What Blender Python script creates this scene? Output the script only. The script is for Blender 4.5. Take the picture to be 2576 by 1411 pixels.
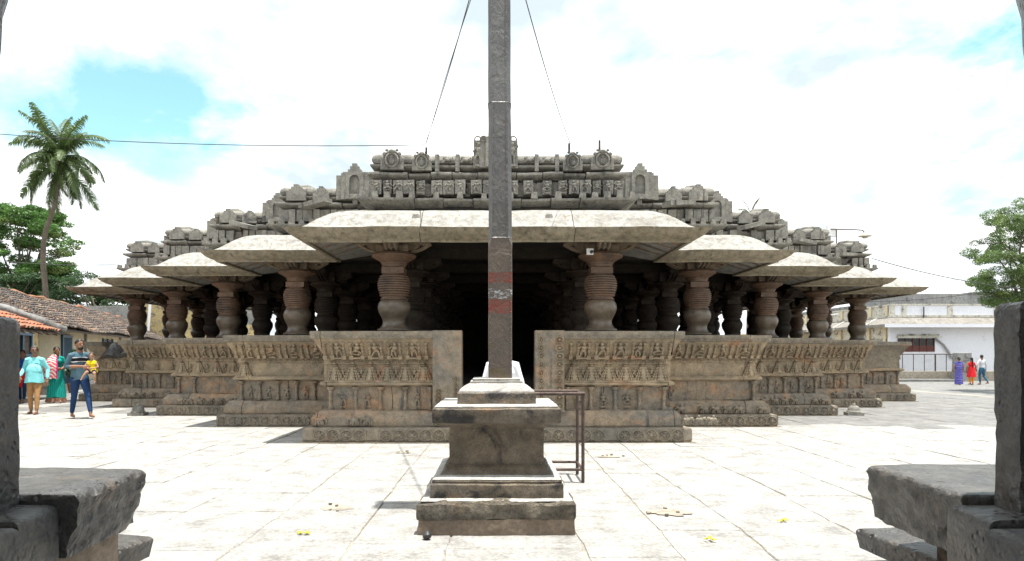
import bpy, bmesh, math, random
import numpy as np
from mathutils import Vector, Matrix, noise
R = math.radians
random.seed(7)
sc = bpy.context.scene
for o in list(bpy.data.objects): bpy.data.objects.remove(o)
col = sc.collection

# ------------------------------------------------------------------ camera, sky, sun, exposure
CH = 1.45
cd = bpy.data.cameras.new('camera'); cam = bpy.data.objects.new('camera', cd); col.objects.link(cam)
cam.location = (0, 0, CH); cam.rotation_euler = (R(90), 0, 0)
cd.sensor_width = 36; cd.lens = 1700 / 2576 * 36
cd.shift_x = (1288 - 1251) / 2576; cd.shift_y = (890 - 705.5) / 2576
cd.clip_start = .05; cd.clip_end = 6000
sc.camera = cam
SUND = Vector((-.117, .058, -1)).normalized()          # direction the light travels
sun_el = math.asin(-SUND.z); to_sun = -SUND
wd = bpy.data.worlds.new('World'); sc.world = wd; wd.use_nodes = True
nt = wd.node_tree; N = nt.nodes; L = nt.links
bg = N['Background']
sky = N.new('ShaderNodeTexSky'); sky.sky_type = 'NISHITA'; sky.sun_disc = False
sky.sun_elevation = sun_el; sky.sun_rotation = math.atan2(to_sun.x, to_sun.y)
sky.air_density = 1.0; sky.dust_density = .6; sky.ozone_density = 1.0
tc = N.new('ShaderNodeTexCoord')
sep = N.new('ShaderNodeSeparateXYZ'); L.new(tc.outputs['Generated'], sep.inputs[0])
zz = N.new('ShaderNodeMath'); zz.operation = 'ADD'; zz.inputs[1].default_value = .22; L.new(sep.outputs['Z'], zz.inputs[0])
zm = N.new('ShaderNodeMath'); zm.operation = 'MAXIMUM'; zm.inputs[1].default_value = .08; L.new(zz.outputs[0], zm.inputs[0])
cmb = N.new('ShaderNodeCombineXYZ')
for i, ax in enumerate('XY'):
    dv = N.new('ShaderNodeMath'); dv.operation = 'DIVIDE'; L.new(sep.outputs[ax], dv.inputs[0]); L.new(zm.outputs[0], dv.inputs[1]); L.new(dv.outputs[0], cmb.inputs[i])
mp = N.new('ShaderNodeMapping'); mp.inputs['Location'].default_value = (-4.66, 3.30, 3.31); mp.inputs['Scale'].default_value = (1, .8, 1); L.new(cmb.outputs[0], mp.inputs[0])
cn = N.new('ShaderNodeTexNoise'); cn.inputs['Scale'].default_value = 1.05; cn.inputs['Detail'].default_value = 9; cn.inputs['Roughness'].default_value = .60; cn.inputs['Distortion'].default_value = .25
L.new(mp.outputs[0], cn.inputs['Vector'])
cr = N.new('ShaderNodeValToRGB'); cr.color_ramp.elements[0].position = .375; cr.color_ramp.elements[1].position = .49
hz = N.new('ShaderNodeMapRange'); hz.inputs[1].default_value = .02; hz.inputs[2].default_value = .26; hz.inputs[3].default_value = .22; hz.inputs[4].default_value = 0; L.new(sep.outputs['Z'], hz.inputs[0])
ha = N.new('ShaderNodeMath'); ha.operation = 'ADD'; L.new(cn.outputs['Fac'], ha.inputs[0]); L.new(hz.outputs[0], ha.inputs[1])
L.new(ha.outputs[0], cr.inputs[0])
cn2 = N.new('ShaderNodeTexNoise'); cn2.inputs['Scale'].default_value = 2.3; cn2.inputs['Detail'].default_value = 7; L.new(mp.outputs[0], cn2.inputs['Vector'])
cr2 = N.new('ShaderNodeValToRGB'); cr2.color_ramp.elements[0].color = (3.7, 4.3, 4.6, 1); cr2.color_ramp.elements[1].color = (9.0, 9.0, 9.0, 1)
cr2.color_ramp.elements[0].position = .37; cr2.color_ramp.elements[1].position = .60; L.new(cn2.outputs['Fac'], cr2.inputs[0])
mx = N.new('ShaderNodeMix'); mx.data_type = 'RGBA'
SK = N.new('ShaderNodeMix'); SK.data_type = 'RGBA'; SK.blend_type = 'MULTIPLY'; SK.inputs[0].default_value = 1; SK.inputs[7].default_value = (1.2, 1.5, 1.15, 1)
L.new(sky.outputs[0], SK.inputs[6])
L.new(cr.outputs[0], mx.inputs[0]); L.new(SK.outputs[2], mx.inputs[6]); L.new(cr2.outputs[0], mx.inputs[7])
L.new(mx.outputs[2], bg.inputs[0]); bg.inputs[1].default_value = .09
sl = bpy.data.lights.new('sun', 'SUN'); sl.energy = 3.6; sl.angle = R(.55); sl.color = (1, .955, .88)
so = bpy.data.objects.new('sun', sl); col.objects.link(so); so.location = (3, 2, 30)
so.rotation_euler = SUND.to_track_quat('-Z', 'Y').to_euler()
sc.view_settings.view_transform = 'Standard'; sc.view_settings.look = 'None'
sc.view_settings.exposure = 1.3; sc.view_settings.gamma = 1; sc.view_settings.use_curve_mapping = False
sc.render.engine = 'CYCLES'
sc.cycles.max_bounces = 8; sc.cycles.diffuse_bounces = 5; sc.cycles.use_denoising = True

# ------------------------------------------------------------------ helpers
WM = {}
def link(o, parent=None, W=None):
    W = W or Matrix(); WM[o.name] = W
    col.objects.link(o)
    if parent is not None:
        o.parent = parent; o.matrix_basis = WM[parent.name].inverted() @ W
    else: o.matrix_basis = W
    return o
def tag(o, label=None, cat=None, group=None, kind=None):
    if label: o['label'] = label
    if cat: o['category'] = cat
    if group: o['group'] = group
    if kind: o['kind'] = kind
    return o
def thing(name, label, cat, loc=(0, 0, 0), rz=0, group=None):
    o = bpy.data.objects.new(name, None); o.empty_display_size = .2
    link(o, None, Matrix.Translation(loc) @ Matrix.Rotation(rz, 4, 'Z'))
    return tag(o, label, cat, group)
def inst(name, me, parent, W): return link(bpy.data.objects.new(name, me), parent, W)
T = Matrix.Translation
def RZ(a): return Matrix.Rotation(a, 4, 'Z')
def nz(p, f): return noise.noise(Vector((p[0] * f, p[1] * f, p[2] * f)))
class MB:
    def __init__(s): s.v = []; s.f = []; s.m = []; s.cur = 0
    def add(s, vs, fs):
        b = len(s.v); s.v += [tuple(p) for p in vs]; s.f += [tuple(i + b for i in f) for f in fs]; s.m += [s.cur] * len(fs)
    def box(s, c, d, M=None, taper=1.0):
        x, y, z = d[0] / 2, d[1] / 2, d[2] / 2; t = taper
        vs = [Vector((sx * x * (t if sz > 0 else 1), sy * y * (t if sz > 0 else 1), sz * z)) for sz in (-1, 1) for sy in (-1, 1) for sx in (-1, 1)]
        vs = [(M @ p if M else p) + Vector(c) for p in vs]
        s.add(vs, [(0, 2, 3, 1), (4, 5, 7, 6), (0, 1, 5, 4), (2, 6, 7, 3), (0, 4, 6, 2), (1, 3, 7, 5)])
    def lathe(s, prof, seg=16, c=(0, 0, 0), rot=0, sx=1, sy=1, cap=True):
        vs = []; n = len(prof)
        for r, z in prof:
            for k in range(seg):
                a = rot + 2 * math.pi * k / seg
                vs.append((c[0] + r * sx * math.cos(a), c[1] + r * sy * math.sin(a), c[2] + z))
        fs = [(i * seg + k, i * seg + (k + 1) % seg, (i + 1) * seg + (k + 1) % seg, (i + 1) * seg + k) for i in range(n - 1) for k in range(seg)]
        if cap: fs += [tuple(range(seg))[::-1], tuple((n - 1) * seg + k for k in range(seg))]
        s.add(vs, fs)
    def square(s, prof, c=(0, 0, 0), sx=1, sy=1):
        s.lathe([(r * math.sqrt(2), z) for r, z in prof], 4, c, math.pi / 4, sx, sy)
    def tube(s, pts, rad, seg=8, sq=1.0):
        pts = [Vector(p) for p in pts]; n = len(pts)
        if not isinstance(rad, (list, tuple)): rad = [rad] * n
        vs = []; pu = None
        for i, p in enumerate(pts):
            t = (pts[min(i + 1, n - 1)] - pts[max(i - 1, 0)]).normalized()
            if pu is None:
                u = t.cross(Vector((0, 1, 0)) if abs(t.y) < .9 else Vector((1, 0, 0))).normalized()
            else: u = (pu - t * pu.dot(t)).normalized()
            pu = u; w = t.cross(u)
            for k in range(seg):
                a = 2 * math.pi * k / seg
                vs.append(p + u * rad[i] * math.cos(a) + w * rad[i] * sq * math.sin(a))
        fs = [(i * seg + k, i * seg + (k + 1) % seg, (i + 1) * seg + (k + 1) % seg, (i + 1) * seg + k) for i in range(n - 1) for k in range(seg)]
        fs += [tuple(range(seg))[::-1], tuple((n - 1) * seg + k for k in range(seg))]
        s.add(vs, fs)
    def ell(s, c, r, seg=10, rings=7, M=None):
        vs = []; fs = []
        vs.append((0, 0, -1))
        for i in range(1, rings):
            ph = -math.pi / 2 + math.pi * i / rings
            for k in range(seg):
                a = 2 * math.pi * k / seg; vs.append((math.cos(ph) * math.cos(a), math.cos(ph) * math.sin(a), math.sin(ph)))
        vs.append((0, 0, 1)); t = len(vs) - 1
        for k in range(seg):
            fs.append((0, 1 + (k + 1) % seg, 1 + k)); fs.append((t, 1 + (rings - 2) * seg + k, 1 + (rings - 2) * seg + (k + 1) % seg))
        for i in range(rings - 2):
            for k in range(seg):
                fs.append((1 + i * seg + k, 1 + i * seg + (k + 1) % seg, 1 + (i + 1) * seg + (k + 1) % seg, 1 + (i + 1) * seg + k))
        out = []
        for p in vs:
            q = Vector((p[0] * r[0], p[1] * r[1], p[2] * r[2]))
            out.append((M @ q if M else q) + Vector(c))
        s.add(out, fs)
    def prism(s, poly, y0, y1, M=None):                       # polygon in x,z pushed along y
        n = len(poly); vs = [Vector((p[0], y, p[1])) for y in (y0, y1) for p in poly]
        if M: vs = [M @ p for p in vs]
        s.add(vs, [tuple(range(n)), tuple(range(2 * n - 1, n - 1, -1))] + [(k, n + k, n + (k + 1) % n, (k + 1) % n) for k in range(n)])
    def mesh(s, name, mats, smooth=None, recalc=True):
        me = bpy.data.meshes.new(name); me.from_pydata(s.v, [], s.f)
        if not isinstance(mats, (list, tuple)): mats = [mats]
        for m in mats: me.materials.append(m)
        if len(mats) > 1: me.polygons.foreach_set('material_index', s.m)
        if recalc:
            bm = bmesh.new(); bm.from_mesh(me); bmesh.ops.recalc_face_normals(bm, faces=bm.faces); bm.to_mesh(me); bm.free()
        if smooth is not None:
            me.polygons.foreach_set('use_smooth', [True] * len(me.polygons))
            if smooth < 179: me.set_sharp_from_angle(angle=R(smooth))
        me.update()
        return me
    def build(s, name, mats, parent=None, smooth=None, W=None, recalc=True, centre=True):
        """vertices in world space unless W is given"""
        if W is None and centre:
            xs = [p[0] for p in s.v]; ys = [p[1] for p in s.v]; zs = [p[2] for p in s.v]
            c = ((min(xs) + max(xs)) / 2, (min(ys) + max(ys)) / 2, min(zs))
            s.v = [(p[0] - c[0], p[1] - c[1], p[2] - c[2]) for p in s.v]; W = T(c)
        return link(bpy.data.objects.new(name, s.mesh(name, mats, smooth, recalc)), parent, W or Matrix())
    def rough(s, f=5, a=.006):
        out = []
        for p in s.v:
            q = Vector(p) * f; d = noise.noise_vector(q) * a + noise.noise_vector(q * .3) * a
            out.append((p[0] + d.x, p[1] + d.y, p[2] + d.z))
        s.v = out

# ------------------------------------------------------------------ materials
def newmat(name):
    m = bpy.data.materials.new(name); m.use_nodes = True
    return m, m.node_tree.nodes, m.node_tree.links, m.node_tree.nodes['Principled BSDF']
def c4(c): return (c[0], c[1], c[2], 1)
def ramp(N, L, src, p0, p1, c0=(0, 0, 0), c1=(1, 1, 1)):
    r = N.new('ShaderNodeValToRGB'); e = r.color_ramp.elements
    e[0].position = p0; e[1].position = p1; e[0].color = c4(c0); e[1].color = c4(c1); L.new(src, r.inputs[0]); return r.outputs[0]
def mixc(N, L, fac, a, b, mode='MIX'):
    m = N.new('ShaderNodeMix'); m.data_type = 'RGBA'; m.blend_type = mode
    for i, x in ((0, fac), (6, a), (7, b)):
        if hasattr(x, 'links'): L.new(x, m.inputs[i])
        else: m.inputs[i].default_value = x if i == 0 else c4(x)
    return m.outputs[2]
def noi(N, L, vec, scale, det=6, rough=.55, dist=0, stretch=None):
    n = N.new('ShaderNodeTexNoise'); n.inputs['Scale'].default_value = scale; n.inputs['Detail'].default_value = det
    n.inputs['Roughness'].default_value = rough; n.inputs['Distortion'].default_value = dist
    if stretch:
        mp = N.new('ShaderNodeMapping'); mp.inputs['Scale'].default_value = stretch; L.new(vec, mp.inputs[0]); vec = mp.outputs[0]
    L.new(vec, n.inputs['Vector']); return n.outputs['Fac']
def stone(name, a, b, patch=None, pp=(.55, .66), patch2=None, pp2=(.62, .7), rough=.85, bump=.5, fine=45, spec=.3, streak=None, med=9, con=1.0, pits=0):
    m, N, L, P = newmat(name)
    g = N.new('ShaderNodeNewGeometry'); v = g.outputs['Position']
    c = mixc(N, L, ramp(N, L, noi(N, L, v, 1.3, 9, .6, .4), .35, .65), a, b)
    if patch: c = mixc(N, L, ramp(N, L, noi(N, L, v, 1.9, 8, .62, .6, (1, 1, 1.5)), *pp), c, patch)
    if patch2:
        mp = N.new('ShaderNodeMapping'); mp.inputs['Location'].default_value = (7, 3, 5); L.new(v, mp.inputs[0])
        c = mixc(N, L, ramp(N, L, noi(N, L, mp.outputs[0], 2.6, 9, .65, .8), *pp2), c, patch2)
    if streak: c = mixc(N, L, ramp(N, L, noi(N, L, v, 3.2, 5, .6, .2, (2.6, 2.6, .25)), .57, .72), c, streak)
    f1 = noi(N, L, v, fine, 6, .7); f2 = noi(N, L, v, med, 8, .65)
    c = mixc(N, L, 1.0, c, ramp(N, L, f1, .3, .7, (1 - .28 * con,) * 3, (1 + .18 * con,) * 3), 'MULTIPLY')
    c = mixc(N, L, .8, c, ramp(N, L, f2, .32, .68, (1 - .38 * con,) * 3, (1 + .3 * con,) * 3), 'MULTIPLY')
    L.new(c, P.inputs['Base Color']); P.inputs['Roughness'].default_value = rough; P.inputs['Specular IOR Level'].default_value = spec
    ad = N.new('ShaderNodeMath'); ad.operation = 'MULTIPLY_ADD'; L.new(f2, ad.inputs[0]); ad.inputs[1].default_value = 2.2; L.new(f1, ad.inputs[2])
    bp = N.new('ShaderNodeBump'); bp.inputs['Strength'].default_value = bump; bp.inputs['Distance'].default_value = .02
    if pits:
        vo = N.new('ShaderNodeTexVoronoi'); vo.inputs['Scale'].default_value = pits; vo.inputs['Randomness'].default_value = 1; L.new(v, vo.inputs['Vector'])
        pr = ramp(N, L, vo.outputs['Distance'], .05, .32); pm = ramp(N, L, noi(N, L, v, 2.5, 4), .45, .6)
        q1 = N.new('ShaderNodeMath'); q1.operation = 'MULTIPLY'; L.new(pr, q1.inputs[0]); L.new(pm, q1.inputs[1])
        q2 = N.new('ShaderNodeMath'); q2.operation = 'MULTIPLY_ADD'; L.new(q1.outputs[0], q2.inputs[0]); q2.inputs[1].default_value = 2.5; L.new(ad.outputs[0], q2.inputs[2]); ad = q2
    L.new(ad.outputs[0], bp.inputs['Height']); L.new(bp.outputs[0], P.inputs['Normal'])
    return m
def plain(name, c, rough=.6, metal=0, spec=.4, var=.25, scale=14, bump=.1, obj=False):
    m, N, L, P = newmat(name)
    if obj: v = N.new('ShaderNodeTexCoord').outputs['Object']
    else: v = N.new('ShaderNodeNewGeometry').outputs['Position']
    n = noi(N, L, v, scale, 6, .6)
    k = mixc(N, L, 1.0, c, ramp(N, L, n, .3, .7, (1 - var,) * 3, (1 + var,) * 3), 'MULTIPLY')
    L.new(k, P.inputs['Base Color']); P.inputs['Roughness'].default_value = rough; P.inputs['Metallic'].default_value = metal; P.inputs['Specular IOR Level'].default_value = spec
    if bump:
        bp = N.new('ShaderNodeBump'); bp.inputs['Strength'].default_value = bump; bp.inputs['Distance'].default_value = .01
        L.new(n, bp.inputs['Height']); L.new(bp.outputs[0], P.inputs['Normal'])
    return m
M = {}
M['wall'] = stone('carved_schist', (.38, .295, .195), (.26, .213, .152), (.37, .215, .13), (.58, .7), (.45, .375, .275), (.66, .74), bump=.6)
M['wallcool'] = stone('weathered_schist', (.205, .187, .158), (.335, .258, .178), (.385, .235, .14), (.54, .68), (.46, .37, .26), (.67, .75), bump=.7, streak=(.11, .108, .105))
M['plinth'] = stone('plinth_schist', (.30, .252, .19), (.20, .18, .148), (.33, .205, .135), (.6, .7), (.38, .32, .24), (.68, .76), bump=.6)
M['roof'] = stone('roof_schist', (.285, .272, .238), (.205, .198, .178), (.10, .10, .095), (.58, .70), (.38, .335, .255), (.63, .74), bump=.7, streak=(.085, .085, .08))
M['eave'] = stone('eave_stone', (.285, .277, .255), (.325, .317, .295), (.205, .192, .165), (.54, .70), (.24, .13, .085), (.70, .75), bump=.35, fine=60, streak=(.20, .165, .115), con=1.2)
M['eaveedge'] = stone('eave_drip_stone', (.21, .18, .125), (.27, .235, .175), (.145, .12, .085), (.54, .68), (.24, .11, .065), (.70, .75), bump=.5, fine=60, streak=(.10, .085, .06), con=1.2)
M['pillar'] = stone('pillar_redbrown_schist', (.165, .098, .062), (.105, .068, .046), (.055, .043, .034), (.55, .68), rough=.55, bump=.35, spec=.4)
M['bulb'] = stone('pillar_polished_schist', (.14, .108, .077), (.095, .076, .057), (.15, .095, .062), (.6, .7), rough=.33, bump=.12, spec=.5)
M['bracket'] = stone('bracket_schist', (.185, .145, .10), (.11, .09, .07), (.23, .12, .075), (.58, .7), bump=.6)
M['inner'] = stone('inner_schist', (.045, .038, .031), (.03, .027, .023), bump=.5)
M['dark'] = stone('gateway_schist', (.09, .082, .072), (.058, .057, .057), (.125, .095, .068), (.58, .72), rough=.36, bump=.7, fine=30, spec=.5, med=7, pits=16, con=1.3)
M['darkrough'] = stone('broken_schist', (.075, .066, .055), (.045, .04, .036), (.13, .09, .06), (.58, .7), rough=.85, bump=1.0, fine=22, med=11)
M['plaster'] = stone('lime_plaster', (.27, .205, .155), (.21, .17, .13), bump=.25, fine=30)
M['ped'] = stone('pedestal_granite', (.205, .165, .12), (.15, .135, .115), (.27, .175, .105), (.56, .68), (.05, .047, .045), (.54, .62), rough=.7, bump=.8, fine=70, con=1.3)
M['pedrough'] = stone('pedestal_hewn', (.22, .19, .145), (.14, .125, .105), (.28, .21, .14), (.6, .7), con=1.5, bump=1.2, fine=30, med=14)
M['pedtop'] = stone('pedestal_sunlit_lime', (.50, .49, .46), (.36, .345, .32), (.40, .30, .16), (.66, .74), (.16, .15, .14), (.6, .68), bump=.4)  # chalky lime, paled so the colour carries the sun on the tops
M['flag'] = stone('flagstone', (.36, .35, .33), (.31, .304, .29), (.38, .362, .33), (.55, .7), (.215, .216, .215), (.62, .75), rough=.8, bump=.5, fine=24, med=3, con=1.1)
M['flagdark'] = stone('flagstone_grey', (.21, .208, .20), (.17, .169, .165), (.245, .238, .222), (.56, .7), (.14, .14, .138), (.62, .72), rough=.75, bump=.35, fine=24, med=3)
M['grout'] = stone('sand_joint', (.37, .335, .275), (.29, .26, .21), bump=.4)
M['ground'] = stone('earth', (.30, .265, .21), (.23, .205, .165), bump=.4, med=1)
M['iron'] = plain('rusty_iron', (.085, .06, .05), .7, .3, var=.5)
M['copper'] = None
M['white'] = plain('white_paint', (.78, .79, .80), .6, var=.06)
M['cable'] = plain('cable', (.03, .03, .032), .5, var=.1, bump=0)

# ------------------------------------------------------------------ ground
def sstep(a, b, x):
    t = min(1, max(0, (x - a) / (b - a))); return t * t * (3 - 2 * t)
def gz(x, y): return -.28 * sstep(13.2, 20, x) * sstep(15, 24, y)
def ground():
    xs = [-3000, -900, -300, -120, -60] + list(range(-40, 61, 2)) + [80, 140, 300, 900, 3000]
    ys = [-60, -20, -8, -4] + list(range(0, 71, 2)) + [90, 140, 300, 900, 4000]
    b = MB(); nx = len(xs)
    for y in ys:
        for x in xs: b.v.append((x, y, gz(x, y) - .03))
    for j in range(len(ys) - 1):
        for i in range(nx - 1): b.f.append((j * nx + i, j * nx + i + 1, (j + 1) * nx + i + 1, (j + 1) * nx + i)); b.m.append(0)
    o = b.build('ground', M['ground'], smooth=180, centre=False); tag(o, kind='structure')
ground()
def jx(x, y): return x + .07 * noise.noise(Vector((x * 3.7, y * .33, .5))) + .02 * noise.noise(Vector((x * 5.1, y * 1.7, 4.5)))
def flag_poly(x0, x1, y0, y1, rnd):
    g = .003 + rnd.random() * .007
    x0 += g; x1 -= g; y0 += g; y1 -= g
    pts = []
    def side(ax, ay, bx, by):
        n = max(2, int(math.hypot(bx - ax, by - ay) / .16))
        for i in range(n):
            t = i / n; px = ax + (bx - ax) * t; py = ay + (by - ay) * t
            if i: px += rnd.uniform(-.009, .009); py += rnd.uniform(-.009, .009)
            else: px += (.5 - (ax > bx or ay > by)) * 0 + rnd.uniform(-.016, .016); py += rnd.uniform(-.016, .016)
            pts.append((px - (x0 if px < (x0 + x1) / 2 else x1) + jx(x0 - g, py) + g if px < (x0 + x1) / 2 else px - x1 + jx(x1 + g, py) - g, py))
    side(x0, y0, x1, y0); side(x1, y0, x1, y1); side(x1, y1, x0, y1); side(x0, y1, x0, y0)
    return pts
def flag_add(b, pts, tilt, rnd):
    cx = sum(p[0] for p in pts) / len(pts); cy = sum(p[1] for p in pts) / len(pts); n = len(pts)
    def zz(x, y): return gz(x, y) + tilt[2] + (x - cx) * tilt[0] + (y - cy) * tilt[1]
    top = [(x + (cx - x) * .014, y + (cy - y) * .014, zz(x, y)) for x, y in pts]
    mid = [(x, y, zz(x, y) - .009) for x, y in pts]
    bot = [(x, y, gz(x, y) - .02) for x, y in pts]
    b.add(top + mid + bot, [tuple(range(n))] + [(n * k + i, n * k + n + i, n * k + n + (i + 1) % n, n * k + (i + 1) % n) for k in (0, 1) for i in range(n)])
HW = [3.17 + 2.4 * k for k in range(5)]; DD = [11 + 2.4 * k for k in range(5)]
def in_temple(x0, x1, y0, y1):
    for k in range(5):
        if y0 > DD[k] + .25 and max(abs(x0), abs(x1)) < HW[k] - .1: return True
    return False
def paving():
    b = MB(); b.add([(-60, 2.6, -.012), (13, 2.6, -.012), (13, 70, -.012), (-60, 70, -.012)], [(0, 1, 2, 3)])
    xs = [13, 14.5, 16, 17.5, 19, 21, 30, 60]; ys = [2.6, 9, 15, 16.5, 18, 19.5, 21, 22.5, 24, 30, 60]
    for i in range(len(xs) - 1):
        for j in range(len(ys) - 1):
            b.add([(xs[i + a], ys[j + c], gz(xs[i + a], ys[j + c]) - .012) for a, c in ((0, 0), (1, 0), (1, 1), (0, 1))], [(0, 1, 2, 3)])
    base = b.build('paving', M['grout'], centre=False); tag(base, kind='structure')
    rnd = random.Random(11); allf = []
    x = -30
    while x < 42:
        w = rnd.uniform(.62, 1.05) if abs(x) < 14 else rnd.uniform(.8, 1.3)
        y = 2.7 + rnd.uniform(-.6, 0)
        while y < 46:
            l = rnd.uniform(.8, 1.9) if y < 22 else rnd.uniform(1.2, 2.2)
            u0 = 1251 + 1700 * x / max(y, 2); u1 = 1251 + 1700 * (x + w) / max(y, 2)
            if u1 > -120 and u0 < 2700 and not in_temple(x, x + w, y, y + l):
                allf.append((y * (1 + .0 * abs(x)), x, w, y, l))
            y += l
        x += w
    allf.sort(); far = MB(); nn = 0
    for q, (_, x, w, y, l) in enumerate(allf):
        pts = flag_poly(x, x + w, y, y + l, rnd)
        tilt = (rnd.uniform(-.004, .004), rnd.uniform(-.004, .004), rnd.uniform(-.006, .004))
        grey = (x > 4.2 and y > 12.9 and (x > 5.6 or y > 13.3)) or (y > 15.4 and rnd.random() < .8) 
        if nn < 290:
            b = MB(); flag_add(b, pts, tilt, rnd); b.build('flagstone', M['flagdark'] if grey else M['flag'], base, recalc=False); nn += 1
        else:
            far.cur = 1 if grey else 0; flag_add(far, pts, tilt, rnd)
    for u, vv, sx in ((845, 1279, .16), (1683, 1291, .17), (1530, 1149, .16), (1015, 1139, .12)):
        D = 1700 * CH / (vv - 890); X_ = (u - 1251) * D / 1700; pb = MB(); n_ = 18; q_ = []
        for i in range(n_):
            a_ = 2 * math.pi * i / n_; r_ = sx * rnd.uniform(.6, 1.1); q_.append((X_ + r_ * 1.2 * math.cos(a_), D + r_ * .8 * math.sin(a_), .007))
        pb.add(q_ + [(X_, D, .010)], [(i, (i + 1) % n_, n_) for i in range(n_)])
        pp_ = pb.build('broken_patch', M['grout'], base, recalc=False)
        for i in range(4):
            a_ = rnd.uniform(0, 6.28); r_ = sx * rnd.uniform(.3, 1.2); ch = MB(); w_ = rnd.uniform(.015, .032)
            ch.box((X_ + r_ * 1.2 * math.cos(a_), D + r_ * .8 * math.sin(a_), .014), (w_ * 1.6, w_, .016), Matrix.Rotation(a_, 3, 'Z') @ Matrix.Rotation(rnd.uniform(-.3, .3), 3, 'X')); ch.rough(20, .008); ch.build('stone_chip', M['plinth'], pp_)
    o = far.build('far_flagstones', [M['flag'], M['flagdark']], base, recalc=False); tag(o, kind='stuff')
paving()

# ------------------------------------------------------------------ temple: runs round the stepped plan
temple = thing('temple', 'long low grey stone temple hall with stepped walls, lathe turned pillars and sloping eaves', 'temple', (0, 11, 0))
class Run:
    def __init__(s, A, B, c0, c1, side, kind, k):
        s.A = Vector((A[0] * side, A[1])); s.B = Vector((B[0] * side, B[1])); d = Vector((B[0] - A[0], B[1] - A[1]))
        s.L = d.length; d.normalize(); n = Vector((d.y, -d.x))
        s.d = Vector((d.x * side, d.y)); s.n = Vector((n.x * side, n.y)); s.c0 = c0; s.c1 = c1; s.side = side; s.kind = kind; s.k = k
    def pt(s, t, o, z): p = s.A + s.d * t + s.n * o; return Vector((p.x, p.y, z))
    def s0(s, o): return {'x': -o, 'v': o, 'f': 0}[s.c0]
    def s1(s, o): return s.L + {'x': o, 'v': -o, 'f': 0}[s.c1]
    def frame(s, t, o, z, tilt=0, sc_=(1, 1, 1)):
        """local x along the wall, local -y outward, z up"""
        n3 = Vector((s.n.x, s.n.y, 0)); yax = -n3; xax = yax.cross(Vector((0, 0, 1)))
        W = Matrix(((xax.x, yax.x, 0, 0), (xax.y, yax.y, 0, 0), (0, 0, 1, 0), (0, 0, 0, 1)))
        return T(s.pt(t, o, z)) @ W @ Matrix.Rotation(tilt, 4, 'X') @ Matrix.Diagonal((*sc_, 1))
def make_runs(side, x0):
    r = []
    for k in range(5):
        a = (x0, DD[0]) if k == 0 else (HW[k - 1], DD[k])
        r.append(Run(a, (HW[k], DD[k]), 'f' if k == 0 else 'v', 'x', side, 'F', k))
        e = (HW[k], DD[k] + 2.4) if k < 4 else (HW[4], 26.6)
        r.append(Run((HW[k], DD[k]), e, 'x', 'v' if k < 4 else 'x', side, 'S', k))
    y = 26.6
    for k in (4, 3, 2):
        r.append(Run((HW[k], y), (HW[k - 1], y), 'x', 'v' if k > 2 else 'f', side, 'B', k))
        if k > 2: r.append(Run((HW[k - 1], y), (HW[k - 1], y + 2.4), 'v', 'x', side, 'S', k + 10))
        y += 2.4
    return r
RUN_P = {1: make_runs(1, .66), -1: make_runs(-1, .62)}
RUN_E = {1: make_runs(1, 0), -1: make_runs(-1, 0)}
def densify(prof, mx):
    out = []
    for i, p in enumerate(prof):
        q = prof[(i + 1) % len(prof)]; n = max(1, int(math.hypot(q[0] - p[0], q[1] - p[1]) / mx + .5))
        for j in range(n): out.append((p[0] + (q[0] - p[0]) * j / n, p[1] + (q[1] - p[1]) * j / n))
    return out
def course(name, run, prof, mat, cuts=(), amp=.005, step=.14, parent=None, smooth=22, gap=.006, dens=.13, freq=5, offs=None, matsel=None):
    prof = densify(prof, dens) if run.kind == 'F' else prof
    ends = [None] + list(cuts) + [None]; res = []
    for i in range(len(ends) - 1):
        a, c = ends[i], ends[i + 1]
        L_ = ((c if c is not None else run.L) - (a or 0)); n = max(1, int(L_ / step)) if run.kind == 'F' else max(1, int(L_ / .6))
        b = MB(); m = len(prof); jit = random.uniform(-1, 1) * amp * .8 + (offs[i] if offs else 0)
        for t in range(n + 1):
            for o, z in prof:
                sa = run.s0(o) if a is None else a + gap; sb = run.s1(o) if c is None else c - gap
                p = run.pt(sa + (sb - sa) * t / n, o + (jit if len(cuts) else 0), z)
                b.v.append((p.x, p.y, p.z))
        for t in range(n):
            for k in range(m): b.f.append((t * m + k, t * m + (k + 1) % m, (t + 1) * m + (k + 1) % m, (t + 1) * m + k)); b.m.append(matsel(prof[k]) if matsel else 0)
        b.f += [tuple(range(m)), tuple(n * m + k for k in range(m))]; b.m += [0, 0]
        if run.kind == 'F' and amp: b.rough(freq, amp)
        o_ = b.build(name, mat, parent or temple, smooth); o_['s0'] = a or 0; res.append(o_)
    return res

# relief pieces ------------------------------------------------------
def me_medallion(v):
    b = MB(); r = random.Random(v); seg = 14
    pts = [(.092 * math.cos(2 * math.pi * k / seg), 0, .1 + .088 * math.sin(2 * math.pi * k / seg)) for k in range(seg + 1)]
    b.tube(pts, .013, 5)
    b.ell((0, -.004, .105), (.028, .02, .036), 7, 5); b.ell((.0, -.004, .155), (.016, .018, .016), 6, 4)
    for a in range(5):
        an = a * 1.26 + v; x = .055 * math.cos(an); z = .1 + .055 * math.sin(an)
        b.tube([(x * .4, -.002, .1 + (z - .1) * .4), (x, -.004, z), (x * 1.2 + .015, 0, z + .012)], [.012, .012, .006], 5)
    for sx in (-1, 1):
        b.tube([(sx * .1, 0, .02), (sx * .085, 0, .045), (sx * .1, 0, .06)], .011, 5); b.tube([(sx * .1, 0, .185), (sx * .085, 0, .16), (sx * .1, 0, .145)], .011, 5)
    return b.mesh('medallion', M['plinth'], 60)
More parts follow.
